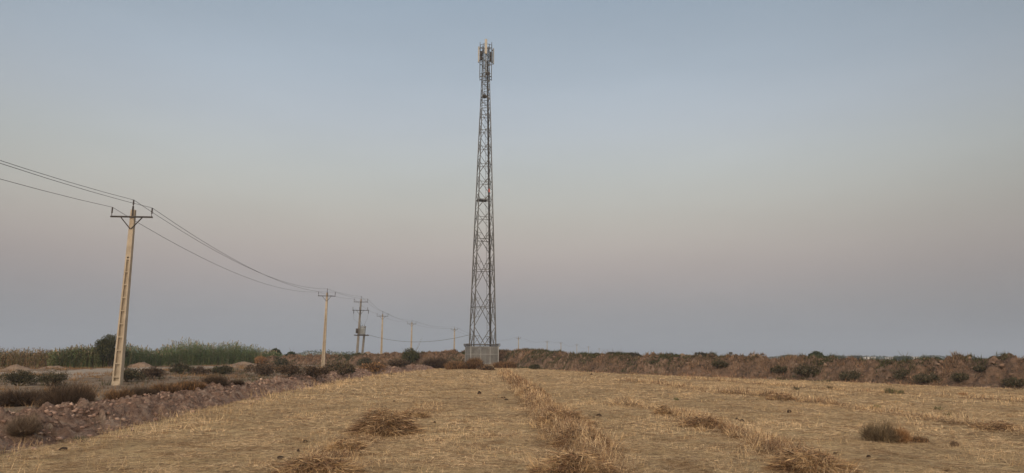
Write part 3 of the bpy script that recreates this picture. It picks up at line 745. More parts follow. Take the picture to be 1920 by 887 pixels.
# dark clods on the field
def clod_mesh(seed, n=10):
    m = MB(); rs = random.Random(seed); v = []; f = []
    import bmesh
    bm = bmesh.new(); bmesh.ops.create_icosphere(bm, subdivisions=3, radius=1)
    for q in bm.verts:
        d = q.co.normalized(); k = .7+.6*float(fbm(np.array([d.x*2+seed]), np.array([d.y*2+d.z*1.7]), 5, 3)[0]); q.co = d*k
        if q.co.z < -.3: q.co.z = -.3
    me = bpy.data.meshes.new('clod'); bm.to_mesh(me); bm.free()
    return me
CL = [clod_mesh(s*3.7) for s in range(4)]
for me in CL: me.materials.append(M['dung'])
for px, py, w_, hh_, lab in [
 (899,739,8,7,'round dark clod standing alone in the middle of the field'),
 (949,750.5,9,3,'flat dark lump, front one of the pair beside the long ridge'),(944,746.5,10,2.5,'flat dark lump, rear one of the pair beside the long ridge'),
 (1123,781,10,6,'black clod right of the long straw ridge'),(1113,783,5,2,'small brown crumb just left of the black clod'),
 (1480,774,8,7,'round black clod between the thin and the low right-hand ridges'),(1382,788,7,5,'dark clod, left one of a pair right of the thin ridge'),(1391,790,8,4,'brown clod, right one of a pair right of the thin ridge'),
 (572,830,10,4,'dark flat clod, rightmost of the lower left three'),(559,848,6,6,'small round dark clod of the lower left three'),(526,861,15,6,'widest dark clod of the lower left three'),
 (1629,859,9,5,'dark clod below the round dry bush'),(1566,853,7,4,'dark crumb right above the tussock at the lower edge'),
 (815,794,5,4,'dark crumb right of the small upright tuft'),(793,829,5,4,'dark crumb right of the large reddish clump'),(739,754,5,3,'tiny dark crumb far left of the lone round clod'),
 (1109,703,6,4,'tiny dark clod far out on the field below the right bank'),(119,845,16,6,'dark reddish clod at the foot of the left bank')]:
    x, y, z = at(px, py); o = bpy.data.objects.new('earth_clod', random.choice(CL)); link(o)
    s_ = w_/F*y/2; o.scale = (s_, s_*.8, max(hh_/F*y*.62, .02)); o.location = (x, y, z+.02); o.rotation_euler = (0, 0, random.random()*6)
    tag(o, lab, 'clod', 'dark clods lying on the straw')

# loose clods crumbled over the left bank
import mathutils
def clods(P, wid, n, smin, smax, mat, name, label, ymin=8):
    V0 = np.array([(0,0,1),(.89,0,.45),(.28,.85,.45),(-.72,.53,.45),(-.72,-.53,.45),(.28,-.85,.45),(.72,.53,-.45),(-.28,.85,-.45),(-.89,0,-.45),(-.28,-.85,-.45),(.72,-.53,-.45),(0,0,-1)])
    F0 = np.array([(0,1,2),(0,2,3),(0,3,4),(0,4,5),(0,5,1),(1,6,2),(2,7,3),(3,8,4),(4,9,5),(5,10,1),(6,7,2),(7,8,3),(8,9,4),(9,10,5),(10,6,1),(11,7,6),(11,8,7),(11,9,8),(11,10,9),(11,6,10)])
    j = rng.integers(0, len(P)-1, n*3); t = rng.random(n*3); off = rng.normal(0, wid*.5, n*3)
    a, b = P[j], P[j+1]; x = a[:, 0]+(b[:, 0]-a[:, 0])*t; y = a[:, 1]+(b[:, 1]-a[:, 1])*t; ll = np.hypot(b[:, 0]-a[:, 0], b[:, 1]-a[:, 1])
    x = x+(b[:, 1]-a[:, 1])/ll*off; y = y-(b[:, 0]-a[:, 0])/ll*off
    k = (y > ymin) & (rng.random(n*3) < np.clip(22/np.maximum(y, 1), .12, 1)); x, y = x[k][:n], y[k][:n]; n = len(x)
    s = smin+(smax-smin)*rng.random(n)**3; s = s*np.clip(y/25, 1, 1.6); z = surf(x, y)-s*.25
    V = V0[None]*(1+.35*rng.normal(size=(n, 12, 1)).clip(-1.3, 1.3))*s[:, None, None]*np.array([1, 1, .75])*(1+.3*rng.normal(size=(n, 1, 3)).clip(-1,1)); V = V+np.stack([x, y, z+s*.15], 1)[:, None]
    Fc = (F0[None]+12*np.arange(n)[:, None, None]).reshape(-1, 3)
    cc = pick([(.27,.18,.14),(.34,.235,.185),(.40,.29,.225),(.19,.125,.096)] if wid < 2 else [(.14,.098,.072),(.19,.13,.095),(.10,.075,.058),(.23,.165,.12)], n, a=.2)
    o = fast_mesh(name, V.reshape(-1, 3), [Fc], M['blade'], np.repeat(cc, 12, 0)); return tag(o, label, 'clods', kind='stuff')
clods(LEFT_B, LW, 12000, .006, .055, M['bank_left'], 'loose_clods', 'crumbled reddish earth clods all over the left bank')
clods(RIGHT_B, RW, 5500, .02, .12, M['bank_right'], 'loose_clods', 'brown earth clods all over the right bank', 30)

# ---------------------------------------------------------------- scrub as ground cover
def cover(name, label, xs, ys, cfun, ln, n_bl, rad, wd0, lean=.6, zf=surf):
    B = Blades(); n = len(xs)
    x = np.repeat(xs, n_bl); y = np.repeat(ys, n_bl); N_ = len(x); r = np.hypot(x, y); a = rng.random(N_)*2*np.pi
    sc_ = np.repeat(.5+1.0*rng.random(n), n_bl); q = rad*np.sqrt(rng.random(N_))*sc_; bx = x+np.cos(a)*q; by = y+np.sin(a)*q
    l_ = ln*sc_*(.4+.8*rng.random(N_)); D_ = np.stack([np.cos(a)*lean*l_*rng.random(N_)+rng.normal(0,.2,N_)*l_, np.sin(a)*lean*l_*rng.random(N_)+rng.normal(0,.2,N_)*l_, l_*(.5+.5*rng.random(N_))], 1)
    C0 = cfun(x, y, np.repeat(rng.random(n), n_bl))
    V, Fc, C = blade_arrays(np.stack([bx, by, zf(bx, by)-.02], 1), D_, np.maximum(wd0, r*.0007), C0); B.add(V, Fc, C)
    return tag(B.build(name, M['blade']), label, 'scrub', kind='stuff')
def along(P, n, spread, ymin=5):
    j = rng.integers(0, len(P)-1, n); t = rng.random(n); off = rng.normal(0, spread, n); a, b = P[j], P[j+1]
    x = a[:, 0]+(b[:, 0]-a[:, 0])*t; y = a[:, 1]+(b[:, 1]-a[:, 1])*t; ll = np.hypot(b[:, 0]-a[:, 0], b[:, 1]-a[:, 1])
    x = x+(b[:, 1]-a[:, 1])/ll*off; y = y-(b[:, 0]-a[:, 0])/ll*off; k = y > ymin; return x[k], y[k]
def mixcol(thr, seed, sc_=.35):
    def f(x, y, r):
        n = len(x); g_ = fbm(x*sc_, y*sc_, seed, 3)+.25*(r-.5) > thr
        c = np.where((r > .62)[:, None], pick([(.28,.16,.10),(.34,.23,.14)], n), pick([(.15,.105,.072),(.095,.068,.05),(.22,.155,.105)], n)); return np.where(g_[:, None], pick(GREEN, n), c)
    return f
xs, ys = along(RIGHT_B, 15000, 1.5, 30)
d_, _, sd_, _ = poly_dist(RIGHT_B, xs, ys)
cover('bank_scrub', 'dry brown and dull green scrub growing over the right bank', xs, ys, mixcol(.56, 131), .27, 12, .26, .010)
xs, ys = along(LEFT_B, 900, 1.1, 9); k = fbm(xs*.5, ys*.5, 141, 2) > .53; 
cover('bank_scrub', 'sparse dry scrub growing on the left bank', xs[k], ys[k], mixcol(.66, 133), .17, 12, .12, .007)
# waste ground left of the bank
n = 9000; y = 12+150*rng.random(n)**.8; x = -11.5-rng.random(n)*(y*.78+2)*1.0
k = (x > -.86*y-4) & (rng.random(n) < np.clip(y/55, .15, 1)) & (x < np.interp(y, LEFT_B[:, 1], LEFT_B[:, 0])-1.3) & (fbm(x*.12, y*.12, 151, 3) > .44)
def low(x, y, r):
    n = len(x); o = (fbm(x*.1, y*.1, 155, 3) > .5)
    return np.where(o[:, None], pick([(.30,.19,.095),(.24,.155,.085),(.19,.125,.075)], n), np.where((r > .65)[:, None], pick(GREEN, n), pick(BROWN, n)))
cover('waste_ground_scrub', 'low orange brown and grey scrub on the waste ground by the power line', x[k], y[k], low, .30, 14, .24, .010)
# far plain scrub
n = 5000; y = 130+900*rng.random(n)**1.6; x = (rng.random(n)*2-1)*.85*y; k = fbm(x*.02, y*.02, 171, 2) > .45
cover('plain_scrub', 'dull green scrub dotted over the far plain', x[k], y[k], lambda x, y, r: np.where((r > .5)[:, None], pick([(.07,.08,.04),(.05,.06,.03)], len(x)), pick(BROWN, len(x))), 1.1, 12, .9, .03, zf=base)

# ---------------------------------------------------------------- shrubs
def leafy(n_lobes, n_leaf, rx, rz, leaf, cols, seed, stems=7, flat=.0):
    """one bush about 2*rx wide and rz tall, base at the origin: returns stem and foliage builders"""
    rs = np.random.default_rng(seed); B = Blades(); m = MB(); centres = []
    for q in range(n_lobes):
        a = rs.random()*6.283; r = rx*.78*rs.random()**.6; zc = rz*(.22+.55*rs.random()*(1-.55*r/rx)); centres.append((math.cos(a)*r, math.sin(a)*r, zc, rx*(.12+.26*rs.random())))
    for q in range(n_lobes):
        cx, cy, cz, rr_ = centres[q]; n = int(n_leaf/n_lobes)
        d = rs.normal(size=(n, 3)); d /= np.linalg.norm(d, axis=1)[:, None]; rad = rr_*(.35+.75*rs.random(n)**.6)
        P = np.array([cx, cy, cz])+d*rad[:, None]*np.array([1, 1, .8]); P[:, 2] = np.abs(P[:, 2])
        dd = d*.8+rs.normal(size=(n, 3))*.6+np.array([0, 0, .5]); dd /= np.linalg.norm(dd, axis=1)[:, None]
        side = np.cross(dd, rs.normal(size=(n, 3))); side /= np.linalg.norm(side, axis=1)[:, None]+1e-9
        tone_ = .75+.6*rs.random()
        C0 = np.clip(np.array(cols)[rs.integers(0, len(cols), n)]*tone_*(.75+.5*rs.random((n, 1))), 0, 1)
        V, Fc, C = blade_arrays(P, dd*leaf*(.6+.8*rs.random((n, 1))), leaf*.5, C0, side, bend=np.zeros((n, 3))); B.add(V, Fc, C)
    k = 140; i = rs.integers(0, n_lobes, k); cc = np.array(centres)[i]; d = rs.normal(size=(k, 3))*.5+np.array([0, 0, .55]); d[:, :2] += cc[:, :2]/rx*.7
    V, Fc, C = blade_arrays(cc[:, :3]*np.array([.7,.7,.8]), d*(cc[:, 3:]*2.0)*(.5+rs.random((k, 1))), leaf*.22, np.clip(np.array([(.12,.09,.065),(.17,.13,.09),(.09,.075,.05)])[rs.integers(0, 3, k)], 0, 1), bend=np.zeros((k, 3))); B.add(V, Fc, C)
    for q in range(min(stems, n_lobes)):
        cx, cy, cz, rr_ = centres[q]; m.tube([(cx*.08, cy*.08, -.05), (cx*.5, cy*.5, cz*.5), (cx, cy, cz+rr_*.5)], [rx*.035, rx*.022, rx*.008], 5)
    return B, m
def wispy(n, rx, h, cols, wd, seed, lean=.22):
    """a dome of fine upright dry stems"""
    rs = np.random.default_rng(seed); B = Blades(); a = rs.random(n)*6.283; r = rx*.85*np.sqrt(rs.random(n)); x = np.cos(a)*r; y = np.sin(a)*r
    l_ = h*1.15*(.5+.6*rs.random(n))*(1-.5*(r/rx)**2.5); D_ = np.stack([x*lean+rs.normal(0, .13, n)*l_, y*lean+rs.normal(0, .13, n)*l_, l_], 1)
    C0 = np.clip(np.array(cols)[rs.integers(0, len(cols), n)]*(.7+.6*rs.random((n, 1))), 0, 1)
    b = rs.random(n)*6.283; side = np.stack([np.cos(b), np.sin(b), 0*b], 1)
    V, Fc, C = blade_arrays(np.stack([x, y, 0*x-.03], 1), D_, wd, C0, side, bend=np.stack([rs.normal(0, .12, n)*l_, rs.normal(0, .12, n)*l_, -.12*l_], 1)); B.add(V, Fc, C)
    k = n//2; i = rs.integers(0, n, k); P = np.stack([x, y, 0*x], 1)[i]+D_[i]*(.35+.5*rs.random((k, 1)))      # side twigs
    d2 = rs.normal(size=(k, 3))*.5+np.array([0, 0, .7]); V, Fc, C = blade_arrays(P, d2*h*.18, wd*.8, C0[i], side[i]); B.add(V, Fc, C)
    return B
def dome(n, rx, h, cols, wd, seed):
    rs = np.random.default_rng(seed); B = Blades(); a = rs.random(n)*6.283; r0 = rx*.35*np.sqrt(rs.random(n)); x = np.cos(a)*r0; y = np.sin(a)*r0
    e = np.arccos(rs.random(n)**1.0*.98); e = np.pi/2-e; a2 = a+rs.normal(0, .5, n); k = (.55+.5*rs.random(n))*(1+.25*(fbm(a2*1.3+7, e*3, seed, 2)-.5))
    D_ = np.stack([np.cos(a2)*np.cos(e)*rx*k-x*.3, np.sin(a2)*np.cos(e)*rx*k-y*.3, (.12+.95*np.sin(e))*h*k], 1)
    C0 = np.clip(np.array(cols)[rs.integers(0, len(cols), n)]*(.7+.6*rs.random((n, 1))), 0, 1); b = rs.random(n)*6.283; side = np.stack([np.cos(b), np.sin(b), .3*rs.normal(size=n)], 1)
    V, Fc, C = blade_arrays(np.stack([x, y, 0*x-.03], 1), D_, wd, C0, side, bend=np.stack([rs.normal(0, .1, n)*h, rs.normal(0, .1, n)*h, .05*h*rs.normal(size=n)], 1)); B.add(V, Fc, C)
    m_ = n*2; i = rs.integers(0, n, m_); P = np.stack([x, y, 0*x], 1)[i]+D_[i]*(.3+.65*rs.random((m_, 1))); P[:, 2] = np.abs(P[:, 2])
    d2 = rs.normal(size=(m_, 3))*.6+np.array([0, 0, .4])+D_[i]/rx*.5; V, Fc, C = blade_arrays(P, d2*h*.2, wd*.8, C0[i], side[i]); B.add(V, Fc, C)
    return B
proto_cache = {}
G2 = 'bushes on and under the right bank'
def bush(kind, name, px, py, wpx, hpx, label, cat, grp, D=None, cols=None, seed=None, z=None):
    if D: x, y = ray(px, py)[0]*D, D; zz = zat(py, D, px) if z is None else z
    else:
        x, y, zz = at(px, py)
        if px < 470 and 725 < py < 790:                    # rooted on the far side of the left bank
            top = ray(px, py-hpx); y0 = y; y = float(y0+2.2); x = ray(px, py)[0]*y; zz = float(surf(x, y)); hpx = (CAMZ+top[2]*y-zz)*F/y
    if grp == G2 and name == 'shrub': wpx *= .82; hpx *= .9
    if name == 'dry_grass' and px < 400: wpx *= .86
    w_, h = wpx/F*y, max(hpx/F*y, .12)
    root = empty(name, (x, y, zz)); tag(root, label, cat, grp)
    seed = seed if seed is not None else int(px*7+py)
    lf = max(.05, y*.0016)
    if kind == 'green':
        B, m = leafy(max(12, int(14+w_*4)), int(min(14000, 1500+6*w_*h/(lf*lf))), w_/2*1.05, h*(1.22 if grp != G2 else .95), lf, cols or GREEN, seed)
        B.build('foliage', M['leaf'], root); m.build('stem', M['bark'], root)
    elif kind == 'dome':
        B = dome(int(min(8000, (1600 if name != 'weed' else 90)+2400*w_*(name != 'weed'))), w_/2, h, cols or BROWN, max(.007, y*.00045), seed)
        B.build('dry_stems', M['blade'], root)
    elif kind == 'wisp':
        B = wispy(int(min(6000, (900+1300*w_)*(1 if name != 'weed' else .08))), w_/2, h*1.05, cols or BROWN, max(.007, y*.00045), seed)
        B.build('dry_stems', M['blade'], root)
    elif kind == 'tree':
        B, m = leafy(30, 9000, w_/2, h*1.2, max(.10, y*.0019), cols or GREEN, seed, stems=12)
        m.tube([(0,0,-.2),(.05*w_,0,h*.25),(.02*w_,0,h*.6)], [.05*w_,.035*w_,.015*w_], 7)
        B.build('crown', M['leaf'], root); m.build('trunk', M['bark'], root)
    return root
G1 = 'scrub bushes on the waste ground'; G2 = 'bushes on and under the right bank'; G3 = 'trees and bushes along the horizon'
GB = [(.10,.07,.05),(.07,.052,.04),(.14,.098,.065),(.055,.043,.033)]; OR = [(.30,.17,.08),(.24,.13,.07),(.36,.22,.11)]
DG = [(.055,.058,.034),(.04,.042,.027),(.08,.078,.045),(.12,.095,.065)]
BK = [(.075,.07,.045),(.055,.05,.034),(.13,.10,.07),(.10,.085,.055),(.06,.068,.038)]
for a in [
 ('green','shrub',35,728,72,38,'rounded dark green shrub near the left edge, biggest in front of the pale road',G1,None,DG),
 ('green','shrub',95,724,58,24,'dark green shrub right of the biggest one, with a bare twig on top',G1,None,DG),
 ('dome','dry_bush',36,768,96,40,'dark brown feathery bush at the left edge just behind the bank',G1,None,GB),
 ('dome','dry_bush',118,763,82,46,'tall dark brown feathery bush between the left edge one and the big pole',G1,None,GB),
 ('dome','dry_bush',150,752,50,32,'reddish feathery bush touching the tall dark brown one',G1,None,None),
 ('green','shrub',238,716,62,26,'dark shrub directly behind the foot of the nearest pole',G1,None,DG),
 ('green','shrub',284,711,50,20,'grey brown shrub right behind the nearest pole foot',G1,None,GB),
 ('green','shrub',338,701,46,18,'dome shaped dark shrub at the edge of the pale road',G1,None,DG),
 ('dome','dry_grass',222,750,60,22,'brown grass hedge, leftmost piece right behind the bank',G1,None,OR+GB),
 ('wisp','dry_grass',262,748,70,24,'brown grass hedge, second piece from the left behind the bank',G1,None,GB),
 ('dome','dry_grass',308,743,70,26,'brown grass hedge, middle piece behind the bank',G1,None,GB+OR),
 ('wisp','dry_grass',355,738,64,26,'brown grass hedge, fourth piece behind the bank',G1,None,GB+OR),
 ('dome','dry_bush',402,733,46,30,'dark upright bush at the right end of the brown grass hedge',G1,None,GB),
 ('dome','dry_bush',443,732,28,20,'small dark bush standing apart right of the brown grass hedge',G1,None,GB),
 ('green','shrub',375,703,36,12,'low grey shrub right of the dome shaped one',G1,None,GB),
 ('green','shrub',415,701,42,13,'low olive shrub below the middle of the tall reeds',G1,None,DG),
 ('green','shrub',487,705,60,26,'purple brown shrub below the right end of the tall reeds',G1,None,GB),
 ('wisp','dry_grass',488,683,18,14,'orange tipped dry tuft at the road below the reeds',G1,None,OR),
 ('green','shrub',527,691,30,18,'grey green shrub beside the road left of the second pole',G1,None,DG),
 ('green','shrub',545,706,60,22,'brown shrub in the scrub belt left of the second pole',G1,None,GB),
 ('green','shrub',590,709,56,22,'dark brown shrub in front of the second pole foot',G1,None,GB),
 ('green','shrub',640,703,62,24,'dark green brown shrub between the second pole and the transformer poles',G1,None,DG+GB),
 ('green','shrub',683,688,30,16,'dark bush right behind the transformer poles',G1,None,DG),
 ('green','shrub',700,698,56,16,'reddish brown shrub in front of the slim third pole',G1,None,GB+OR),
 ('green','shrub',748,688,40,12,'dull shrub left of the dark green roundish bush',G1,None,GB),
 ('green','bush',767,684,42,28,'dark green roundish bush at the foot of the fourth pole',G1,None,GREEN),
 ('dome','dry_bush',817,690,50,18,'dark brown scrub bush between the green bush and the enclosure',G1,None,GB),
 ('wisp','dry_grass',856,692,46,14,'reddish low scrub left of the mast enclosure',G1,None,GB+OR),
 ('dome','dry_grass',889,692,34,20,'orange brown dry bush in front of the enclosure corner',G2,None,OR+GB),
 ('green','shrub',912,694,44,6,'dark low shrub along the front of the enclosure',G2,None,GB+OR[:1]),
 ('wisp','dry_grass',947,690,44,12,'low reddish scrub right of the mast enclosure',G2,None,GB+OR),
 ('green','shrub',1002,692,30,10,'small green brown shrub at the bank foot right of the enclosure',G2,None,DG),
 ('dome','weed',150,824,30,6,'green weed patch growing low on the left bank face',G1,None,[(.12,.125,.07),(.16,.15,.09),(.09,.085,.05)]),
 ('dome','dry_bush',45,812,56,34,'bare grey brown twiggy bush hanging over the near left bank',G1,None,[(.20,.15,.11),(.13,.10,.075),(.26,.20,.15)]),
 ('green','shrub',1352,690,36,20,'dark shrub on the bank face left of the lone horizon tree',G2,None,BK),
 ('green','shrub',1510,706,70,22,'wide dark green shrub at the bank foot under the lone horizon tree',G2,None,BK),
 ('green','shrub',1462,702,40,18,'dark shrub on the bank face just left of the wide one',G2,None,BK),
 ('green','shrub',1592,712,56,16,'olive shrub at the bank foot right of the wide dark one',G2,None,BK),
 ('green','shrub',1694,712,50,24,'dark green shrub on the bank face in its lowest stretch',G2,None,BK),
 ('green','shrub',1740,717,60,20,'dark shrub at the bank foot in its lowest stretch',G2,None,BK),
 ('green','shrub',1800,716,44,18,'dull green shrub under the raised right end of the bank',G2,None,BK),
 ('green','shrub',1838,700,26,16,'small green shrub high on the raised right end of the bank',G2,None,BK),
 ('green','shrub',1902,724,48,20,'green shrub at the bank foot touching the right edge',G2,None,BK),
 ('dome','dry_bush',1650,828,62,36,'round dark dry bush standing alone on the right of the field',G2,None,[(.13,.095,.06),(.09,.07,.048),(.20,.15,.095),(.30,.23,.14)]),
 ('dome','dry_grass',1683,829,46,27,'rusty orange dry bush grown against the round dark one',G2,None,OR),
 ('wisp','dry_grass',1725,829,30,9,'low withered tuft just right of the rusty bush',G2,None,GB+OR),
 ('wisp','dry_grass',1790,838,12,12,'thin reddish twig tuft near the lower right',G2,None,[(.24,.17,.11),(.17,.12,.085)]),
 ('dome','weed',1268,751,12,8,'small fresh green weed left of the low ridge',G2,None,[(.17,.17,.09),(.13,.13,.07)]),
 ('dome','weed',1760,768,18,9,'bright green weed between the two far ridges',G2,None,[(.13,.14,.07),(.11,.12,.06)]),
 ('dome','weed',1776,779,16,6,'pale green weed just below the bright one',G2,None,[(.16,.16,.09),(.12,.12,.06)]),
 ('wisp','weed',1670,738,22,15,'grey green upright weed on the faint farthest ridge',G2,None,[(.12,.12,.06),(.17,.14,.08)]),
 ('wisp','weed',1689,739,14,11,'shorter grey green weed right of the upright one',G2,None,[(.12,.12,.06),(.17,.14,.08)]),
 ('dome','weed',1493,731,14,8,'small olive weed below the wide bank shrub, left one',G2,None,DG),
 ('dome','weed',1556,729,14,8,'small olive weed below the wide bank shrub, right one',G2,None,DG),
 ('wisp','weed',1645,764,12,8,'pale sprig on the low ridge crossing the right half',G2,None,[(.2,.19,.1)]),
 ('wisp','weed',1806,741,16,8,'orange sprig right of the grey green weeds',G2,None,OR),
 ]:
    kind, name, px, py, w_, h_, lab, grp, D, cols = a
    bush(kind, name, px, py, w_, h_, lab, {'dry_bush':'dry bush','dry_grass':'dry grass'}.get(name, name), grp, D, cols)

# horizon trees, on the plain behind the banks (z from the terrain)
TG = [(.045,.06,.03),(.06,.075,.035),(.035,.045,.025)]
for name, kind, px, top, w_, D, lab in [
 ('tree','tree',1530,660.5,34,150,'lone bushy tree on the horizon right of centre'),
 ('tree','tree',1548,667,20,160,'lower tree leaning on the lone horizon tree'),
 ('tree','tree',1480,668,28,260,'dull green tree clump left of the lone horizon tree'),
 ('tree','tree',1570,671,26,420,'small far tree right of the lone horizon tree'),
 ('tree','tree',1603,670,24,420,'far tree over the lowest stretch of bank, above the white houses'),
 ('tree','tree',1692,672,34,420,'far tree right of the white houses'),
 ('tree','tree',1757,671.5,14,260,'little far tree left of the raised bank end'),
 ('tree','tree',1315,660.5,50,110,'dark dome shaped bush on the skyline right of the sandy mound'),
 ('tree','tree',1268,661.5,7,112,'tiny round bush on the sandy mound'),
 ('tree','tree',1225,668,30,260,'green tree left of the sandy mound'),
 ('tree','tree',1150,660.5,36,118,'blackish scrub hump on the skyline, left part'),
 ('tree','tree',1185,660.5,42,116,'blackish scrub hump on the skyline, right part'),
 ('tree','tree',1118,664,34,120,'green scrub left of the blackish hump'),
 ('tree','tree',1043,664.5,22,120,'small green bush on the skyline between the far poles'),
 ('tree','tree',1002,666,14,130,'small scrub bush on the skyline right of the enclosure'),
 ('tree','tree',515,653,26,150,'flat topped dark tree at the right end of the reeds'),
 ('tree','tree',545,659,20,170,'small green tree right of the reeds'),
 ]:
    x, y = ray(px, 667)[0]*D, D; z = float(surf(x, y)); h = zat(top, D, px)-z
    bush('tree', name, px, 667, w_, h*F/D, lab, 'tree', G3, D, TG if 'blackish' not in lab and 'dome' not in lab else [(.04,.035,.03),(.06,.05,.04),(.045,.05,.03)], z=z)
# the dark tamarisk behind the nearest pole
x, y = ray(205, 690)[0]*92, 92; z = float(base(x, y))
bush('tree', 'tree', 205, 690, 66, (zat(621, 92, 205)-z)*F/92, 'tall dark green bushy tree right behind the nearest pole', 'tree', 'trees among the reeds', 92, GREEN, z=z)

# ---------------------------------------------------------------- reeds
def reeds(px0, px1, D0, D1, top, n, cols, label, depth=4, thick=.035):
    B = Blades(); t = rng.random(n); px = px0+(px1-px0)*t; D_ = D0+(D1-D0)*t+rng.random(n)*depth
    x = (px-960)/F/1.0137*D_; y = D_; z = base(x, y)
    hs = np.array([zat(float(np.interp(p, [q[0] for q in top], [q[1] for q in top])), d) for p, d in zip(px, D_)])-z
    hs = hs*(.50+.48*rng.random(n)**.9)*(1+.8*(fbm(x*.9, y*.2, 201, 4)-.5)); hs = np.maximum(hs, .4)
    ln = rng.normal(0, .09, (n, 2)); P = np.stack([x, y, z], 1); T = np.stack([ln[:, 0]*hs, ln[:, 1]*hs, hs], 1)
    C0 = pick(cols, n, a=.3)
    V, F_, C = blade_arrays(P, T, thick, C0*.9+np.array([.02,.012,.0])); B.add(V, F_, C)
    k = 8
    Pi = np.repeat(P, k, 0); Ti = np.repeat(T, k, 0); hi = np.repeat(hs, k); f = .2+.75*rng.random(n*k)
    b = Pi+Ti*f[:, None]; a = rng.random(n*k)*6.283; l_ = .55*(.5+.7*rng.random(n*k))*np.clip(hi/2.5, .4, 1)
    d = np.stack([np.cos(a)*l_*.5, np.sin(a)*l_*.5, l_*.75], 1)
    V, F_, C = blade_arrays(b, d, thick*1.5, pick(cols, n*k, a=.35), bend=np.stack([np.cos(a)*l_*.3, np.sin(a)*l_*.3, -l_*.35], 1)); B.add(V, F_, C)
    i = rng.choice(n, n//7); V, F_, C = blade_arrays(P[i]+T[i]*.95, np.stack([ln[i, 0]*.3, ln[i, 1]*.3, .35+0*hs[i]], 1), thick*3, pick([(.30,.24,.16),(.22,.18,.11)], len(i)), bend=np.zeros((len(i), 3))); B.add(V, F_, C)
    return tag(B.build('reeds', M['leaf']), label, 'reeds', kind='stuff')
RG = [(.10,.165,.065),(.145,.205,.09),(.07,.105,.045),(.19,.22,.11),(.20,.185,.11)]
RY = [(.13,.14,.06),(.17,.15,.075),(.09,.105,.047),(.22,.15,.08),(.075,.08,.036)]
reeds(292, 530, 104, 128, [(292,656),(310,645),(345,642),(390,641),(440,646),(480,653),(520,662),(540,668)], 4200, RG, 'dense tall green reeds right of the nearest pole', 6)
reeds(225, 300, 96, 104, [(225,648),(262,654),(300,655)], 1300, RG, 'dark green reeds just right of the tall tree', 5)
reeds(95, 215, 86, 92, [(95,660),(130,655),(170,654),(215,650)], 2400, RY+RG, 'olive reeds left of the tall tree', 4)
reeds(-180, 100, 92, 90, [(-180,658),(0,656),(50,657),(100,658)], 2600, [(.26,.16,.09),(.20,.13,.075),(.13,.11,.06),(.30,.20,.12)]+RY[:2], 'reddish dry reeds at the left edge', 4)
reeds(545, 660, 180, 200, [(545,665),(600,663),(660,665)], 700, RG, 'thin green reed strip on the horizon behind the second pole', 6, .06)

# spoil heaps
def heap(px, py, wpx, hpx, D, label):
    x0, y0 = ray(px, py)[0]*D, D; w_ = wpx/F*D; h = hpx/F*D; n = 40
    a = np.linspace(-1.1, 1.1, n); X, Y = np.meshgrid(a*w_/2, a*w_*.35); r = np.hypot(X/(w_/2), Y/(w_*.35))
    Z = h*sstep(1, 0, r)*(.7+.6*fbm(X*.5+px, Y*.5, 301, 3))+.5*h*(fbm(X*1.5+px, Y*1.5, 302, 3)-.5)*sstep(1, .5, r)-.12*sstep(.8, 1.0, r)
    V = np.stack([X, Y, Z], -1).reshape(-1, 3); i = (np.arange(n-1)[:, None]*n+np.arange(n-1)[None]).ravel()
    o = fast_mesh('earth_mound', V, [np.stack([i, i+1, i+n+1, i+n], 1)], M['mound'], smooth=True)
    o.location = (x0, y0, float(base(x0, y0))); return tag(o, label, 'earth mound', 'heaps of spoil')
for a in [(690,682,110,17,165,'wide pinkish earth mound behind the transformer poles'),(1280,670,90,27,112,'pale sandy mound on the skyline under the tiny round bush'),
          (265,690,70,11,92,'small pinkish mound between road and reeds, right of the nearest pole'),(100,700,70,7,84,'low pinkish ridge along the road, under the olive reeds'),
          (455,682,90,7,116,'low sandy heap in front of the tall reeds right end'),(590,679,70,8,140,'sandy heap by the road behind the second pole'),(30,704,70,9,76,'reddish mound at the left edge before the dry reeds')]:
    heap(*a)

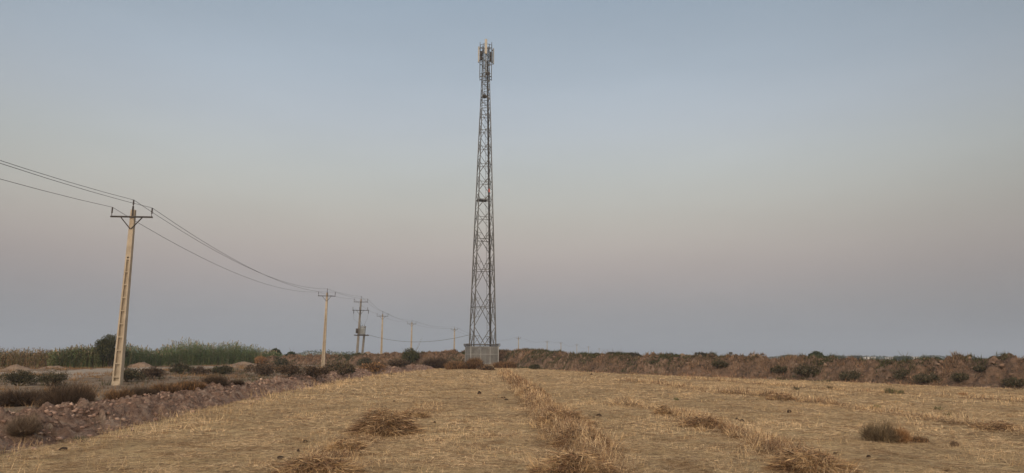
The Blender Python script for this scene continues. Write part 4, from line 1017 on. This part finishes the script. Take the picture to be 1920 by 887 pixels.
# ---------------------------------------------------------------- far horizon
B = Blades(); n = 26000; a = (rng.random(n)*2-1)*.85; D_ = 640+500*rng.random(n); x = a*D_; hmax = 4.2*np.clip((fbm(a*26, a*0+3, 401, 4)-.25)*1.8, .25, 1)*(1+.5*(a < 0))
z = base(x, D_)+hmax*rng.random(n)**.8; d = rng.normal(size=(n, 3)); d /= np.linalg.norm(d, axis=1)[:, None]
V, F_, C = blade_arrays(np.stack([x, D_, z], 1), d*1.5, 1.3, pick(TG, n, a=.4)); B.add(V, F_, C)
tag(B.build('distant_wood', M['leaf']), 'thin dark line of trees along the whole horizon', 'treeline', kind='stuff')
def house(px, D, w_, h, lab, rz=0, ph=0):
    x, y = ray(px, 667)[0]*D, D; r = empty('house', (x, y, float(base(x, y))+ph), rz); tag(r, lab, 'house', 'tiny pale houses on the horizon')
    m = MB(); m.box((0,0,h/2), (w_,6,h)); m.build('wall', M['white'], r); m = MB(); m.box((0,0,h+.12), (w_+.5,6.5,.24)); m.build('roof', M['concrete_grey'], r)
    for q in (-.32, .32):
        m = MB(); m.box((w_*q,-3.02,h*.58), (1.3,.06,1.1)); m.build('window', M['glass'], r)
    m = MB(); m.box((0,-3.02,1.05), (1,.06,2.1)); m.build('door', M['dark'], r)
for a in [(1596,600,5,2.2,'tiny white house left of the others over the lowest bank stretch'),(1628,610,9,2.0,'long low white house on the horizon over the lowest bank stretch'),
          (1668,590,5,2.1,'small pale house right of the long white one'),(1712,600,6,2.2,'rightmost tiny pale house on the horizon'),(1420,400,2.4,2.2,'single tiny white hut left of the horizon tree')]: house(*a)
x, y = ray(1370, 667)[0]*210, 210; r = empty('floodlight_mast', (x, y, float(base(x, y)))); tag(r, 'short thin mast with a dark head on the skyline right of the dome bush', 'mast')
hh = zat(660, 210)-float(base(x, y)); m = MB(); m.tube([(0,0,0),(0,0,hh)], [.12,.08], 6); m.build('post', M['steel'], r)
m = MB(); m.box((0,-.1,hh), (.9,.4,.7)); m.build('lamp_head', M['dark'], r)

# ---------------------------------------------------------------- haze
hb = MB(); hb.box((0, 2600, 49), (12400, 10800, 102)); hz = hb.build('haze', M['wire']); tag(hz, kind='stuff')
hm = bpy.data.materials.new('thin_haze'); hm.use_nodes = True; hn = hm.node_tree.nodes; hn.clear()
ho = hn.new('ShaderNodeOutputMaterial'); hv = hn.new('ShaderNodeVolumePrincipled'); hv.inputs['Density'].default_value = .00036
hv.inputs['Color'].default_value = (.71,.83,1.0,1); hm.node_tree.links.new(hv.outputs[0], ho.inputs['Volume'])
hz.data.materials.clear(); hz.data.materials.append(hm)
